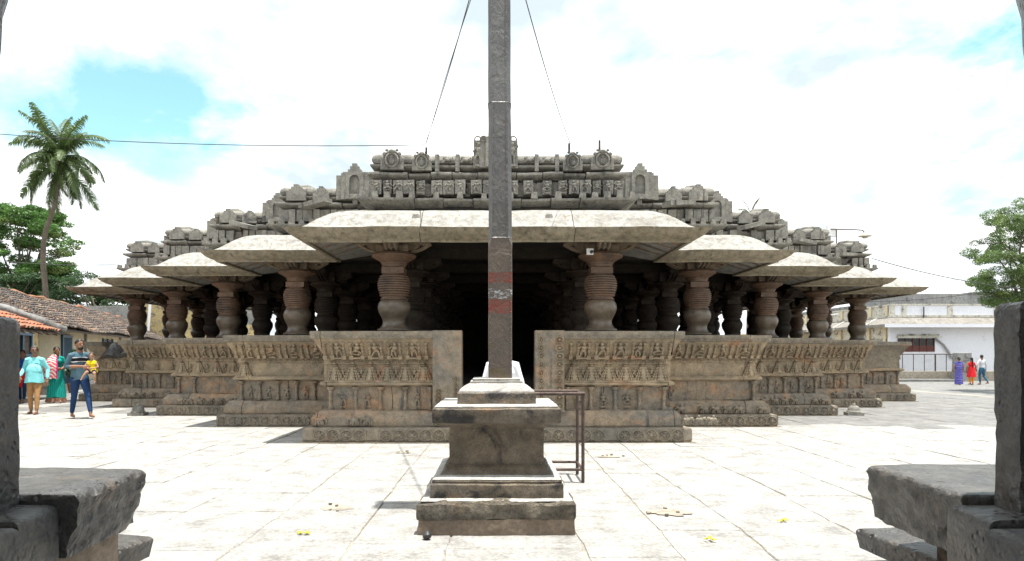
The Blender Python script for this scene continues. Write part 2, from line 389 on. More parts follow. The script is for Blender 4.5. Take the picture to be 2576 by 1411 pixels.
def me_figure(v, mat, h=.27):
    b = MB(); r = random.Random(v * 7 + 1); k = h; sway = r.uniform(-.06, .06); hipx = r.uniform(-.05, .05)
    b.ell((sway * k, -.02, .90 * k), (.085 * k, .06 * k + .005, .10 * k), 7, 5)
    b.ell((sway * .7 * k, -.018, .68 * k), (.15 * k, .07 * k + .005, .14 * k), 7, 5)
    b.ell((hipx * k, -.015, .50 * k), (.13 * k, .07 * k + .005, .11 * k), 7, 5)
    seated = v % 3 == 0
    for sx in (-1, 1):
        sh = Vector((sway * k + sx * .15 * k, -.018, .76 * k)); up = r.random() < .4
        el = sh + Vector((sx * .14 * k, -.004, (.02 if up else -.17) * k)); ha = el + Vector((-sx * r.uniform(-.02, .12) * k, -.008, (.16 if up else r.uniform(-.1, .1)) * k))
        b.tube([sh, el, ha], [.045 * k, .04 * k, .034 * k], 5)
        hp = Vector((hipx * k + sx * .07 * k, -.015, .46 * k))
        if seated: kn = hp + Vector((sx * .2 * k, -.015, -.10 * k)); ft = Vector((sx * .03 * k, -.02, .22 * k))
        else: kn = hp + Vector((sx * r.uniform(.02, .14) * k, -.012, -.2 * k)); ft = Vector((kn.x - sx * r.uniform(-.02, .1) * k, -.015, .06 * k))
        b.tube([hp, kn, ft], [.06 * k, .05 * k, .04 * k], 5)
    b.box((0, -.015, .02 * k), (.36 * k, .04, .09 * k))
    return b.mesh('figure', mat, 70)
def me_colonnette(h=.3, r=.022, mat=None):
    b = MB()
    b.box((0, -.014, .035), (r * 2.7, .05, .07))
    prof = [(r * .9, .07), (r * 1.1, .09), (r * .75, .10), (r * 1.05, .13), (r * 1.05, .155), (r * .7, .165), (r * 1.05, .18), (r * 1.1, .215), (r * .7, .225), (r * .95, .24), (r * .95, h - .03), (r * 1.4, h - .015), (r * 1.4, h)]
    b.lathe(prof, 8, (0, -.012, 0))
    return b.mesh('colonnette', mat, 50)
def me_pilaster(h=.38, mat=None):
    b = MB(); prof = [(.036, 0), (.036, .05), (.024, .06), (.022, .16), (.03, .175), (.03, .2), (.021, .21), (.024, .28), (.036, .30), (.026, .32), (.05, .345), (.058, h)]
    b.lathe(prof, 8, (0, -.012, 0), sy=.9)
    return b.mesh('pilaster', mat, 45)
def me_turret(mat, h=.28, w=.27):
    b = MB()
    b.prism([(-w / 2, .0), (w / 2, 0), (w / 2 * 1.06, -.03), (-w / 2 * 1.06, -.03)], -.055, .03)
    for i in range(7):
        u = (i - 3) / 3; c = i == 3; ww = .026 if c else .013
        x0 = u * w * .46; x1 = u * .035; d0 = .075 * (1 - .45 * u * u); d1 = .03
        for j in range(1 if c else 5):
            a0 = j / (1 if c else 5); a1 = (j + (1 if c else .72)) / (1 if c else 5)
            z0 = .0 + h * .8 * a0; z1 = h * .8 * a1; xa = x0 + (x1 - x0) * a0; xb = x0 + (x1 - x0) * a1; wa = ww * (1 - .5 * a0); wb = ww * (1 - .5 * a1)
            ya = d0 + (d1 - d0) * a0; yb = d0 + (d1 - d0) * a1
            b.add([(xa - wa, -ya, z0), (xa + wa, -ya, z0), (xa + wa, .03, z0), (xa - wa, .03, z0), (xb - wb, -yb, z1), (xb + wb, -yb, z1), (xb + wb, .03, z1), (xb - wb, .03, z1)],
                  [(0, 1, 5, 4), (1, 2, 6, 5), (3, 0, 4, 7), (4, 5, 6, 7), (3, 2, 1, 0)])
    b.add([(-w * .44, -.035, 0), (w * .44, -.035, 0), (w * .44, .03, 0), (-w * .44, .03, 0), (-.03, -.02, h * .8), (.03, -.02, h * .8), (.03, .03, h * .8), (-.03, .03, h * .8)], [(0, 1, 5, 4), (1, 2, 6, 5), (3, 0, 4, 7), (4, 5, 6, 7)])
    b.lathe([(.045, h * .8), (.05, h * .83), (.02, h * .86), (.034, h * .93), (.03, h * .98), (.01, h * 1.02), (.012, h * 1.1), (.002, h * 1.14)], 8, (0, -.012, 0))
    return b.mesh('turret_motif', mat, 40)
def me_beast(mat, v):
    b = MB(); r = random.Random(v); f = 1 if v % 2 else -1
    b.ell((0, -.012, .11), (.075, .03, .05), 8, 5); b.ell((f * .075, -.018, .135), (.036, .03, .036), 7, 5)
    b.tube([(f * .1, -.02, .12), (f * .12, -.018, .07), (f * .105, -.016, .03)], [.018, .013, .009], 5)
    for x in (-.055, -.02, .025, .06): b.tube([(x, -.012, .08), (x + f * r.uniform(-.01, .015), -.012, .005)], [.022, .017], 5)
    if v % 3: b.ell((-f * .01, -.012, .175), (.022, .022, .035), 6, 4)
    return b.mesh('elephant_relief', mat, 70)
MED = [me_medallion(i) for i in range(3)]
FIG = [me_figure(i, M['wall']) for i in range(6)]
FIGL = [me_figure(i + 20, M['wallcool'], .24) for i in range(4)]
LION = [me_figure(i + 40, M['wall'], .2) for i in range(3)]
COL = me_colonnette(.29, .022, M['wall']); PIL = me_pilaster(.385, M['wallcool']); TUR = me_turret(M['wall'])
BEAST = [me_beast(M['plinth'], i) for i in range(4)]
def scroll_strip(run, t0, t1, o, z, h, tilt, mat, parent, name):
    b = MB(); n = max(2, int((t1 - t0) / (h * 1.25))); w = (t1 - t0) / n; seg = 9
    for i in range(n):
        c = (i + .5) * w - (t1 - t0) / 2; r = h * .36
        b.tube([(c + r * math.cos(2 * math.pi * k / seg), -.003, h / 2 + r * math.sin(2 * math.pi * k / seg)) for k in range(seg + 1)], h * .1, 4)
        b.ell((c, -.002, h / 2), (h * .17, .012, h * .17), 5, 3)
        b.tube([(c + w * .5, -.002, h * .08), (c + w * .42, -.003, h * .5), (c + w * .5, -.002, h * .92)], h * .075, 4)
    W = run.frame((t0 + t1) / 2, o, z, tilt)
    return inst(name, b.mesh(name, mat, 70), parent, W)

# ---- lower wall profiles
P_BASE = [(-.02, -.02), (-.012, .03), (0, .045), (0, .20), (-.012, .235), (-.05, .245), (-.45, .245), (-.45, -.02)]
P_PAD = [(.05, -.03), (.05, .012), (-.4, .014), (-.4, -.03)]
P_FRZ = [(-.12, .246), (-.105, .275), (-.105, .40), (-.15, .45), (-.19, .50), (-.24, .512), (-.6, .512), (-.6, .246)]
P_DADO = [(-.34, .513), (-.34, .902), (-.62, .902), (-.62, .513)]
P_LEDGE = [(-.30, .903), (-.25, .925), (-.225, .935), (-.225, .965), (-.26, 1.0), (-.62, 1.0), (-.62, .903)]
P_TUR = [(-.315, 1.001), (-.325, 1.27), (-.30, 1.275), (-.30, 1.375), (-.62, 1.375), (-.62, 1.001)]
P_FIG = [(-.325, 1.376), (-.29, 1.40), (-.20, 1.56), (-.135, 1.69), (-.50, 1.69), (-.62, 1.376)]
P_TOP = [(-.125, 1.691), (-.10, 1.70), (-.085, 1.81), (-.10, 1.825), (-.44, 1.825), (-.46, 1.691)]
tiltF = math.atan2(.155, .29)
rnd = random.Random(5)
for side in (1, -1):
    for run in RUN_P[side]:
        k = run.k; F = run.kind == 'F'; Ln = run.L
        j1 = Ln - rnd.uniform(.45, .75) if k else Ln - .28
        course('plinth_pad', run, P_PAD, M['plinth'], amp=.004)
        jc = [Ln * .5 + rnd.uniform(-.3, .3)] if F else []
        bs = course('plinth_stone', run, P_BASE, M['plinth'], [j1] if F and k else jc if k else [], amp=.006)
        fz = course('frieze_stone', run, P_FRZ, M['wallcool'], [j1 + rnd.uniform(-.2, .1)] if F else [], amp=.014, freq=4)
        broken = (k == 4 and F and side == -1); plainr = (k == 4 and F and side == 1)
        dd = course('dado_stone', run, P_DADO, M['wallcool'], [Ln * .45] if F else [], amp=.016, freq=4.5)
        lg = course('ledge_stone', run, P_LEDGE, M['wall'], [j1 - .05] if F else [], amp=.010)
        if plainr:
            P_SEAT = [(-.33, 1.001), (-.345, 1.15), (-.33, 1.35), (-.27, 1.52), (-.16, 1.66), (-.08, 1.71), (-.085, 1.80), (-.13, 1.825), (-.44, 1.825), (-.6, 1.001)]
            course('seat_back', run, P_SEAT, M['plinth'], [], amp=.006)
            tb = []; fb = []; tp = []
        else:
            tb = course('turret_panel', run, P_TUR, M['wall'], [j1] if F else [], amp=.008)
            fb = tp = []
            if not broken:
                fb = course('seat_back', run, P_FIG, M['wall'], [j1 + .02] if F else [], amp=.006)
                tp = course('coping_stone', run, P_TOP, M['plinth'], [j1 + .02] if F else [], amp=.005)
        if not F: continue
        def par(lst, t):
            best = lst[0]
            for q in lst:
                if q['s0'] <= t: best = q
            return best
        # medallions on the base
        t = run.s0(0) + .12
        while t < run.s1(0) - .08:
            worn = rnd.random() < .05 or (side == -1 and k == 3 and t > 1.5)
            if not worn: inst('medallion', rnd.choice(MED), par(bs, t), run.frame(t, .002, .018, 0, (1.12, 1.7, rnd.uniform(1.0, 1.08))))
            t += .215
        # frieze animals
        if k in (2, 3) or (k == 1 and side == 1):
            t = run.s0(-.12) + .14
            while t < run.s1(-.12) - .1:
                if rnd.random() < .85: inst('elephant_relief', rnd.choice(BEAST), par(fz, t), run.frame(t, -.097, .262, 0, (1.05, 1.5, .9)))
                t += .235
        elif k == 0:
            for t in (1.5, 1.72, 2.3) if side == -1 else (2.45, 2.66, 2.88): inst('elephant_relief', rnd.choice(BEAST), par(fz, t), run.frame(t, -.1, .28, 0, (1, .7, .8)))
        # dado pilasters and worn seated figures
        a = run.s0(-.33) + (.5 if k == 0 else .12); e = run.s1(-.33) - .05; n = int((e - a) / .36); w = (e - a) / n
        for i in range(n + 1):
            if not (k == 2 and side == -1 and 1 < i < n - 1) and not (k == 1 and side == 1 and 1 < i < n):
                inst('pilaster', PIL, par(dd, a + i * w), run.frame(a + i * w, -.335, .515, 0, (1.15, 1.7, 1)))
                if i < n and rnd.random() < .75: inst('worn_figure', rnd.choice(FIGL), par(dd, a + (i + .5) * w), run.frame(a + (i + .5) * w, -.341, .56, 0, (1.15, 1.2, 1)))
        if plainr: continue
        # turrets with lions between, scroll band above
        a = run.s0(-.31) + (.62 if k == 0 else .2); e = run.s1(-.31) - .14; n = 5 if k == 0 else int((e - a) / .40); w = (e - a) / n
        for i in range(n + 1):
            t = a + i * w
            blank = (k == 1 and side == -1 and 1 < i < n) or (k == 1 and side == 1 and i < n) or (k == 3 and side == -1 and 0 < i < n)
            if not blank: inst('turret_motif', TUR, par(tb, t), run.frame(t, -.318, 1.01, 0, (rnd.uniform(1.08, 1.18), 1.5, 1.06)))
            if i < n and not (k == 1): inst('lion_relief', rnd.choice(LION), par(tb, t + w / 2), run.frame(t + w / 2, -.316, 1.04, 0, (.95, 1.3, .9)))
        scroll_strip(run, run.s0(-.3) + (.5 if k == 0 else .05), run.s1(-.3) - .05, -.298, 1.282, .085, 0, M['wall'], tb[0], 'scroll_band')
        if broken: continue
        scroll_strip(run, run.s0(-.1) + .05, run.s1(-.1) - .04, -.09, 1.703, .105, -.13, M['plinth'], tp[0], 'rosette_band')
        a = run.s0(-.3) + (.62 if k == 0 else .12); e = run.s1(-.25) - .12; n = 5 if k == 0 else int((e - a) / .40); w = (e - a) / n
        for i in range(n + 1):
            t = a + i * w
            for q in (-.062, .062): inst('colonnette', COL, par(fb, t), run.frame(t + q, -.305, 1.39, tiltF, (1.1, 1.9, 1)))
            if i < n: inst('figure', rnd.choice(FIG), par(fb, t + w / 2), run.frame(t + w / 2, -.293, 1.40, tiltF, (1.25, 1.9, 1.06)))
    # jamb slabs beside the entrance
    run = RUN_P[side][0]
    b = MB(); n = 10
    pts = [run.pt(s_, o, z) for s_ in (-.035, .44) for (o, z) in ((-.62, .5), (-.08, .5), (-.08, 1.835), (-.45, 1.835))]
    b.add(pts, [(0, 1, 2, 3), (7, 6, 5, 4), (0, 4, 5, 1), (1, 5, 6, 2), (2, 6, 7, 3), (3, 7, 4, 0)])
    jm = b.build('jamb_slab', M['wallcool'], temple)
    bb = MB()
    for i in range(9):
        z = .60 + i * .135; r = .05
        bb.tube([(r * math.cos(a * .7), -.003, z + r * math.sin(a * .7)) for a in range(10)], .011, 4); bb.ell((0, -.002, z), (.024, .014, .024), 6, 4)
    if side == 1:
        inst('vine_band', bb.mesh('vine_band', M['wall'], 70), jm, run.frame(.36, -.079, 0, 0, (1.25, 2.2, 1)))
        inst('vine_band', bb.mesh('vine_band', M['wall'], 70), jm, run.frame(.06, -.079, .0, 0, (.6, 2, 1)))
    else:
        inst('vine_band', bb.mesh('vine_band', M['wall'], 70), jm, run.frame(.06, -.079, 0, 0, (.6, 2, .62)))
        inst('vine_band', bb.mesh('vine_band', M['wall'], 70), jm, run.frame(.34, -.079, 0, 0, (1.1, 2, .5)))
# fallen curved coping stones on the broken corner of the far left seat back
run = RUN_P[-1][8]
for i, (t, rz, tl) in enumerate(((.95, .3, .5), (1.65, -.2, .65))):
    b = MB(); n = 10
    prof = [(-.36 + .72 * j / n, .20 * math.sin(math.pi * j / n) ** .8) for j in range(n + 1)]
    poly = prof + [(x * .92, z - .14) for x, z in prof[::-1]]
    b.prism(poly, -.3, .3); b.rough(4, .02)
    b.build('fallen_stone', M['dark'], temple, 40, W=run.frame(t, -.55, 1.45, 0) @ Matrix.Rotation(tl, 4, 'X') @ Matrix.Rotation(rz, 4, 'Y'))

# ---- platform, inner floor, ceiling and roof slabs (rows that butt end to end)
def strips(name, inset, z0, z1, mat):
    rows = [(DD[k], (DD[k + 1] if k < 4 else 26.6 - 2 * inset), HW[k]) for k in range(5)]
    rows[4] = (DD[4], 26.6 - 2 * inset, HW[4])
    rows += [(26.6 - 2 * inset, 29 - 2 * inset, HW[3]), (29 - 2 * inset, 31.4 - 2 * inset, HW[2])]
    for y0, y1, h in rows:
        y0 += inset; y1 += inset; h2 = h - inset
        if name == 'platform' and y0 < 12:
            for sx in (-1, 1):
                b = MB(); b.box((sx * (h2 + .66) / 2, (y0 + y1) / 2, (z0 + z1) / 2), (h2 - .66, y1 - y0, z1 - z0)); b.build(name, mat, temple)
            b = MB(); b.box((0, (y0 + 1.2 + y1) / 2, (z0 + z1) / 2), (1.31, y1 - y0 - 1.2, z1 - z0)); b.build(name, mat, temple)
        else:
            b = MB(); b.box((0, (y0 + y1) / 2, (z0 + z1) / 2), (2 * h2, y1 - y0 - .002, z1 - z0)); b.build(name, mat, temple)
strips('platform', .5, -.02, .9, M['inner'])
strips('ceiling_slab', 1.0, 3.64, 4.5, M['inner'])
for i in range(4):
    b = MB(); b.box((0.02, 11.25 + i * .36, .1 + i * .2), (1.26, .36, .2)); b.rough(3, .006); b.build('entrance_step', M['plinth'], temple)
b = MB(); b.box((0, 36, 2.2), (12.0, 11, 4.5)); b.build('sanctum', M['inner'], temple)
# roof fill behind the parapet
strips('roof_fill', 1.32, 4.502, 4.72, M['roof'])

# ---- pillars
def pillar_meshes():
    b = MB(); z = lambda p: p
    # shaft from the seat: rings, bulb, neck, bell rings, square block
    b.cur = 1
    seg = 28
    b.lathe([(.30, .90), (.30, 1.45), (.26, 1.46), (.26, 1.70), (.285, 1.72), (.285, 1.78), (.25, 1.80), (.262, 1.83), (.29, 1.86), (.29, 1.88), (.245, 1.90), (.225, 1.93), (.205, 1.965), (.198, 2.0), (.202, 2.04), (.225, 2.09), (.258, 2.15), (.280, 2.21), (.286, 2.265), (.276, 2.32), (.25, 2.362), (.222, 2.385)], seg)
    b.cur = 0
    pr = [(.222, 2.386), (.242, 2.392), (.242, 2.405), (.218, 2.412), (.218, 2.44), (.246, 2.45), (.256, 2.475), (.236, 2.485)]
    zc = 2.49
    for r in (.256, .270, .279, .284, .284, .279, .266, .246):
        pr += [(r - .020, zc), (r + .004, zc + .006), (r + .004, zc + .028), (r - .018, zc + .034)]; zc += .040
    pr += [(.235, zc), (.215, zc + .01), (.205, zc + .03)]
    b.lathe(pr, seg)
    b.square([(.185, zc + .025), (.19, zc + .03), (.19, zc + .135), (.183, zc + .14)])
    b.lathe([(.19, zc + .141), (.205, zc + .15), (.21, zc + .19), (.225, zc + .20), (.225, zc + .225)], seg)
    zt = zc + .225
    sh = b.mesh('pillar', [M['pillar'], M['bulb']], 35)
    c = MB(); c.lathe([(.22, zt), (.25, zt + .02), (.30, zt + .05), (.36, zt + .085), (.385, zt + .10), (.385, zt + .125), (.36, zt + .135), (.345, zt + .16), (.30, zt + .165)], seg)
    cp = c.mesh('capital', M['pillar'], 35)
    a = MB(); a.square([(.27, zt + .166), (.27, zt + .235), (.285, zt + .24), (.285, zt + .28), (.26, zt + .285), (.26, 3.43)])
    ab = a.mesh('abacus', M['bracket'], None)
    k = MB()
    for an in range(4):
        Mx = RZ(an * math.pi / 2); ln = .62
        poly = [(.2, 3.43), (ln, 3.43), (ln, 3.36), (ln - .05, 3.325), (ln - .10, 3.315), (ln - .14, 3.335), (ln - .18, 3.29), (ln - .25, 3.245), (ln - .32, 3.24), (.2, zt + .17)]
        k.prism(poly, -.115 - .001 * an, .115 + .001 * an, Mx)
        for q in (-.08, 0, .08): k.tube([Mx @ Vector((ln - .02, q, 3.42)), Mx @ Vector((ln + .01, q, 3.36)), Mx @ Vector((ln - .10, q, 3.30)), Mx @ Vector((ln - .2, q, 3.255)), Mx @ Vector((ln - .33, q, 3.225))], .024, 5)
    br = k.mesh('bracket', M['bracket'], 40)
    return sh, cp, ab, br
PM = pillar_meshes()
PMI = [m_.copy() for m_ in PM]                                # pillars inside the hall: grimy, with the hall's gloom painted into their colour
GLOOM = stone('grimy_shaded_schist', (.06, .043, .032), (.042, .033, .026), (.03, .026, .022), (.55, .68), rough=.6, bump=.35)
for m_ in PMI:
    for i in range(len(m_.materials)): m_.materials[i] = GLOOM
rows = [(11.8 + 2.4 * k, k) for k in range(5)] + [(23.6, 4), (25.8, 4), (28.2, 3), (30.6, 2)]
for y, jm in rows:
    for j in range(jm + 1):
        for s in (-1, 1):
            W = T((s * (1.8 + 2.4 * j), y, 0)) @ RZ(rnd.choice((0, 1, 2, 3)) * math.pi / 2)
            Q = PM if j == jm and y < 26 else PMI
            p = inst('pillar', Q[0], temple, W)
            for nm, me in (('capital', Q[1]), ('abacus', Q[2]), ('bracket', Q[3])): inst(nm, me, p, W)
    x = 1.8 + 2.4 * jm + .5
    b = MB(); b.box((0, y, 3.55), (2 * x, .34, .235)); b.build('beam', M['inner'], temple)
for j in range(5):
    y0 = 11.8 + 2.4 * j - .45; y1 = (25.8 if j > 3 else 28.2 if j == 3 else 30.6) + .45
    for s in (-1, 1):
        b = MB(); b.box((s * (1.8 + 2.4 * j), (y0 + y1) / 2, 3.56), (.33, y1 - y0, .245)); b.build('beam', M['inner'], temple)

# ---- eaves
P_EAVE = [(.25, 3.475), (.14, 3.483), (.05, 3.503), (-.03, 3.548), (-.11, 3.618), (-.19, 3.69), (-.28, 3.76), (-.37, 3.82), (-.47, 3.868), (-.59, 3.908), (-.75, 3.932), (-1.12, 3.94),
          (-1.12, 3.70), (-.62, 3.50), (-.06, 3.315), (-.055, 3.275), (.0, 3.268), (.015, 3.30), (.09, 3.325), (.17, 3.375), (.235, 3.445)]
for side in (1, -1):
    for run in RUN_E[side]:
        k = run.k
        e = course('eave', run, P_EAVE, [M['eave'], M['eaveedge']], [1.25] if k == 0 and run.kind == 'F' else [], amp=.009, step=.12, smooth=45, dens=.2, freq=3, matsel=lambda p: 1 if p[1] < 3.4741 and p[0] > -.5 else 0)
        if run.kind == 'F' or (run.kind == 'S' and k < 5):      # battens under the eave
            t = .5 if k == 0 else .35
            while t < run.L - .1 + (.35 if run.c1 == 'x' else -.3):
                b = MB(); p0 = run.pt(t, -.08, 3.325); p1 = run.pt(t, -.95, 3.60)
                b.tube([p0, p1], .03, 4); b.build('eave_batten', M['bracket'], e[0]); t += .42
        # small upright stubs that hold the drip stones on top of the front eave
b = MB(); b.square([(.10, 0), (.07, .14), (.05, .16)]); b.rough(9, .012); st = b.mesh('eave_stub', M['roof'], 40)
for s, t in ((-1, 1.35), (1, .86)): inst('eave_stub', st, temple, RUN_E[s][0].frame(t, -.24, 3.645, 0, (.8, .5, .8)))

# ---- roof parapet courses
P_A = [(-1.14, 3.945), (-1.12, 3.985), (-.96, 4.03), (-.83, 4.09), (-.74, 4.13), (-.735, 4.165), (-.78, 4.175), (-1.35, 4.175), (-1.35, 3.945)]
P_B = [(-1.06, 4.176), (-1.03, 4.24), (-1.0, 4.245), (-1.0, 4.49), (-1.45, 4.49), (-1.45, 4.176)]
P_C = [(-1.14, 4.491), (-1.05, 4.512), (-.95, 4.56), (-.88, 4.595), (-.87, 4.605), (-.87, 4.638), (-.88, 4.648), (-1.45, 4.648), (-1.45, 4.491)]
P_D = [(o - .10, z) for o, z in [(-1.06, 4.649), (-1.05, 4.68), (-.93, 4.715), (-.85, 4.75), (-.845, 4.785), (-.91, 4.79), (-.92, 4.815), (-.87, 4.83), (-.86, 4.87), (-.89, 4.935), (-.95, 4.98), (-1.04, 5.005), (-1.16, 5.005), (-1.27, 4.97), (-1.34, 4.90), (-1.36, 4.80), (-1.36, 4.649)]]
b = MB(); b.prism([(-.06, 0), (.06, 0), (.048, .115), (-.048, .115)], -.045, .05); b.rough(8, .006); CREN = b.mesh('crenel', M['roof'])
def me_block(w, v, carved):
    b = MB(); r = random.Random(v)
    b.prism([(-w / 2, 0), (w / 2, 0), (w / 2 + r.uniform(-.01, .01), .29), (-w / 2 + r.uniform(-.01, .01), .285 + r.uniform(-.01, .01))], -.10 - r.uniform(0, .05), .06)
    b.rough(6, .006)
    if carved:
        f = me_figure(v, M['roof'], .25)
        vs = [(p.co.x * 1.1, p.co.y - .13, p.co.z + .02) for p in f.vertices]; b.add(vs, [tuple(p.vertices) for p in f.polygons])
        bpy.data.meshes.remove(f)
    return b.mesh('frieze_block', M['roof'], 40)
BLK = [me_block(w, i, False) for i, w in enumerate((.12, .15, .18, .14, .2, .16))]
BLKC = [me_block(w, i + 30, True) for i, w in enumerate((.14, .17, .19, .15, .18))]
def plate_poly(w, h, st=3):
    pts = [(-w / 2, 0), (-w / 2, h * .55)]
    for i in range(st):
        x = -w / 2 + w * .38 * (i + 1) / st; z = h * (.55 + .45 * (i) / st)
        pts += [(x, z + .0), (x, h * (.55 + .45 * (i + 1) / st))]
    return pts + [(-p[0], p[1]) for p in pts[::-1]]
def me_plate(carved, v):
    b = MB(); b.prism(plate_poly(.40, .34), -.07, .12); b.rough(7, .007)
    if carved:
        seg = 12; b.tube([(.11 * math.cos(2 * math.pi * i / seg), -.08, .16 + .12 * math.sin(2 * math.pi * i / seg)) for i in range(seg + 1)], .022, 5)
        b.tube([(.155 * math.cos(math.pi * (i - 1) / 8), -.07, .16 + .155 * math.sin(math.pi * (i - 1) / 8)) for i in range(11)], .016, 5)
        b.ell((0, -.08, .14), (.05, .03, .06), 7, 5); b.ell((0, -.08, .215), (.028, .03, .03), 7, 5)
        b.ell((0, -.08, .31), (.06, .05, .04), 8, 5)
        for s in (-1, 1): b.ell((s * .13, -.07, .27), (.04, .03, .035), 6, 4); b.ell((s * .09, -.07, .335), (.03, .03, .025), 6, 4)
    return b.mesh('gable_plate', M['roof'], 35)
PLT = [me_plate(False, i) for i in range(2)]; PLTC = me_plate(True, 5)
def me_niche(carved, W_=.82, H_=.72):
    b = MB(); w = W_; h = H_
    b.prism([(-w / 2, 0), (w / 2, 0), (w / 2, h * .70), (w * .33, h * .70), (w * .33, h * .80), (-w * .33, h * .80), (-w * .33, h * .70), (-w / 2, h * .70)], .02, .2)     # outer wings
    b.prism([(-w * .36, 0), (w * .36, 0), (w * .36, h * .75), (-w * .36, h * .75)], -.03, .1)
    # central slab with arched recess: inverted U with stepped crown
    a = w * .13; zs = h * .50; arch = [(-a, .10)] + [(-a * math.cos(math.pi * i / 10), zs + a * 1.25 * math.sin(math.pi * i / 10)) for i in range(11)] + [(a, .10)]
    cw = w * .22
    crown = [(cw, .0), (cw, h * .74), (cw * .78, h * .74), (cw * .78, h * .83), (cw * .52, h * .83), (cw * .52, h * .92), (cw * .26, h * .92), (cw * .26, h)]
    outer = [(-p[0], p[1]) for p in crown] + crown[::-1]
    left = [p for p in outer if p[0] < 0]; right = [p for p in outer if p[0] > 0]
    # left and right halves joined over the crown
    b.prism(left + [(0, h)] + [(0, zs + a * 1.25)] + [q for q in arch[::-1] if q[0] < -1e-6][:0] + [arch[i] for i in range(5, -1, -1)] + [(-a, 0)], -.10, .02)
    b.prism([(0, h)] + right + [(a, 0)] + [arch[i] for i in range(12, 6, -1)] + [(0, zs + a * 1.25)], -.10, .02)
    b.prism([(-a, 0), (a, 0), (a, .10), (-a, .10)], -.098, .02)
    b.rough(6, .006)
    if carved:
        for s in (-1, 1):
            f = me_figure(7, M['roof'], .42)
            b.add([(p.co.x * .8 + s * w * .38, p.co.y + .0, p.co.z + .03) for p in f.vertices], [tuple(p.vertices) for p in f.polygons]); bpy.data.meshes.remove(f)
            b.tube([(s * w * .40 + .06 * math.cos(i * .7), .015, .50 + .06 * math.sin(i * .7)) for i in range(10)], .014, 5)
            b.tube([(s * w * .27 + .05 * math.cos(i * .7), -.035, .50 + .05 * math.sin(i * .7)) for i in range(10)], .014, 5)
    b.box((0, .02, -.05), (.10, .1, .12))
    return b.mesh('niche_slab', M['roof'], 35)
NICH = me_niche(False); NICHC = me_niche(True, .78, .70)
def me_kuta():
    b = MB()
    b.square([(.24, 0), (.26, .04), (.36, .09), (.40, .12), (.40, .15), (.34, .16), (.33, .18), (.37, .20), (.38, .24), (.36, .30), (.30, .35), (.20, .375), (.0001, .38)])
    return b
b = me_kuta(); b.rough(5, .008); KUTA = b.mesh('corner_shrine', M['roof'], 40)
b = MB(); b.square([(.15, .36), (.17, .40), (.15, .42), (.19, .45), (.17, .50), (.09, .53)]); b.rough(6, .02); STUB = b.mesh('finial_stub', M['roof'], 30)
b = MB(); b.tube([(-.09, 0, 0), (-.03, -.012, .05), (.03, -.016, .03), (.09, 0, .09)], [.02, .035, .03, .012], 6); b.ell((-.05, -.01, .08), (.04, .02, .035), 7, 5); b.ell((.05, -.01, .05), (.05, .02, .03), 7, 5)
YALI = b.mesh('beast_relief', M['roof'], 60)
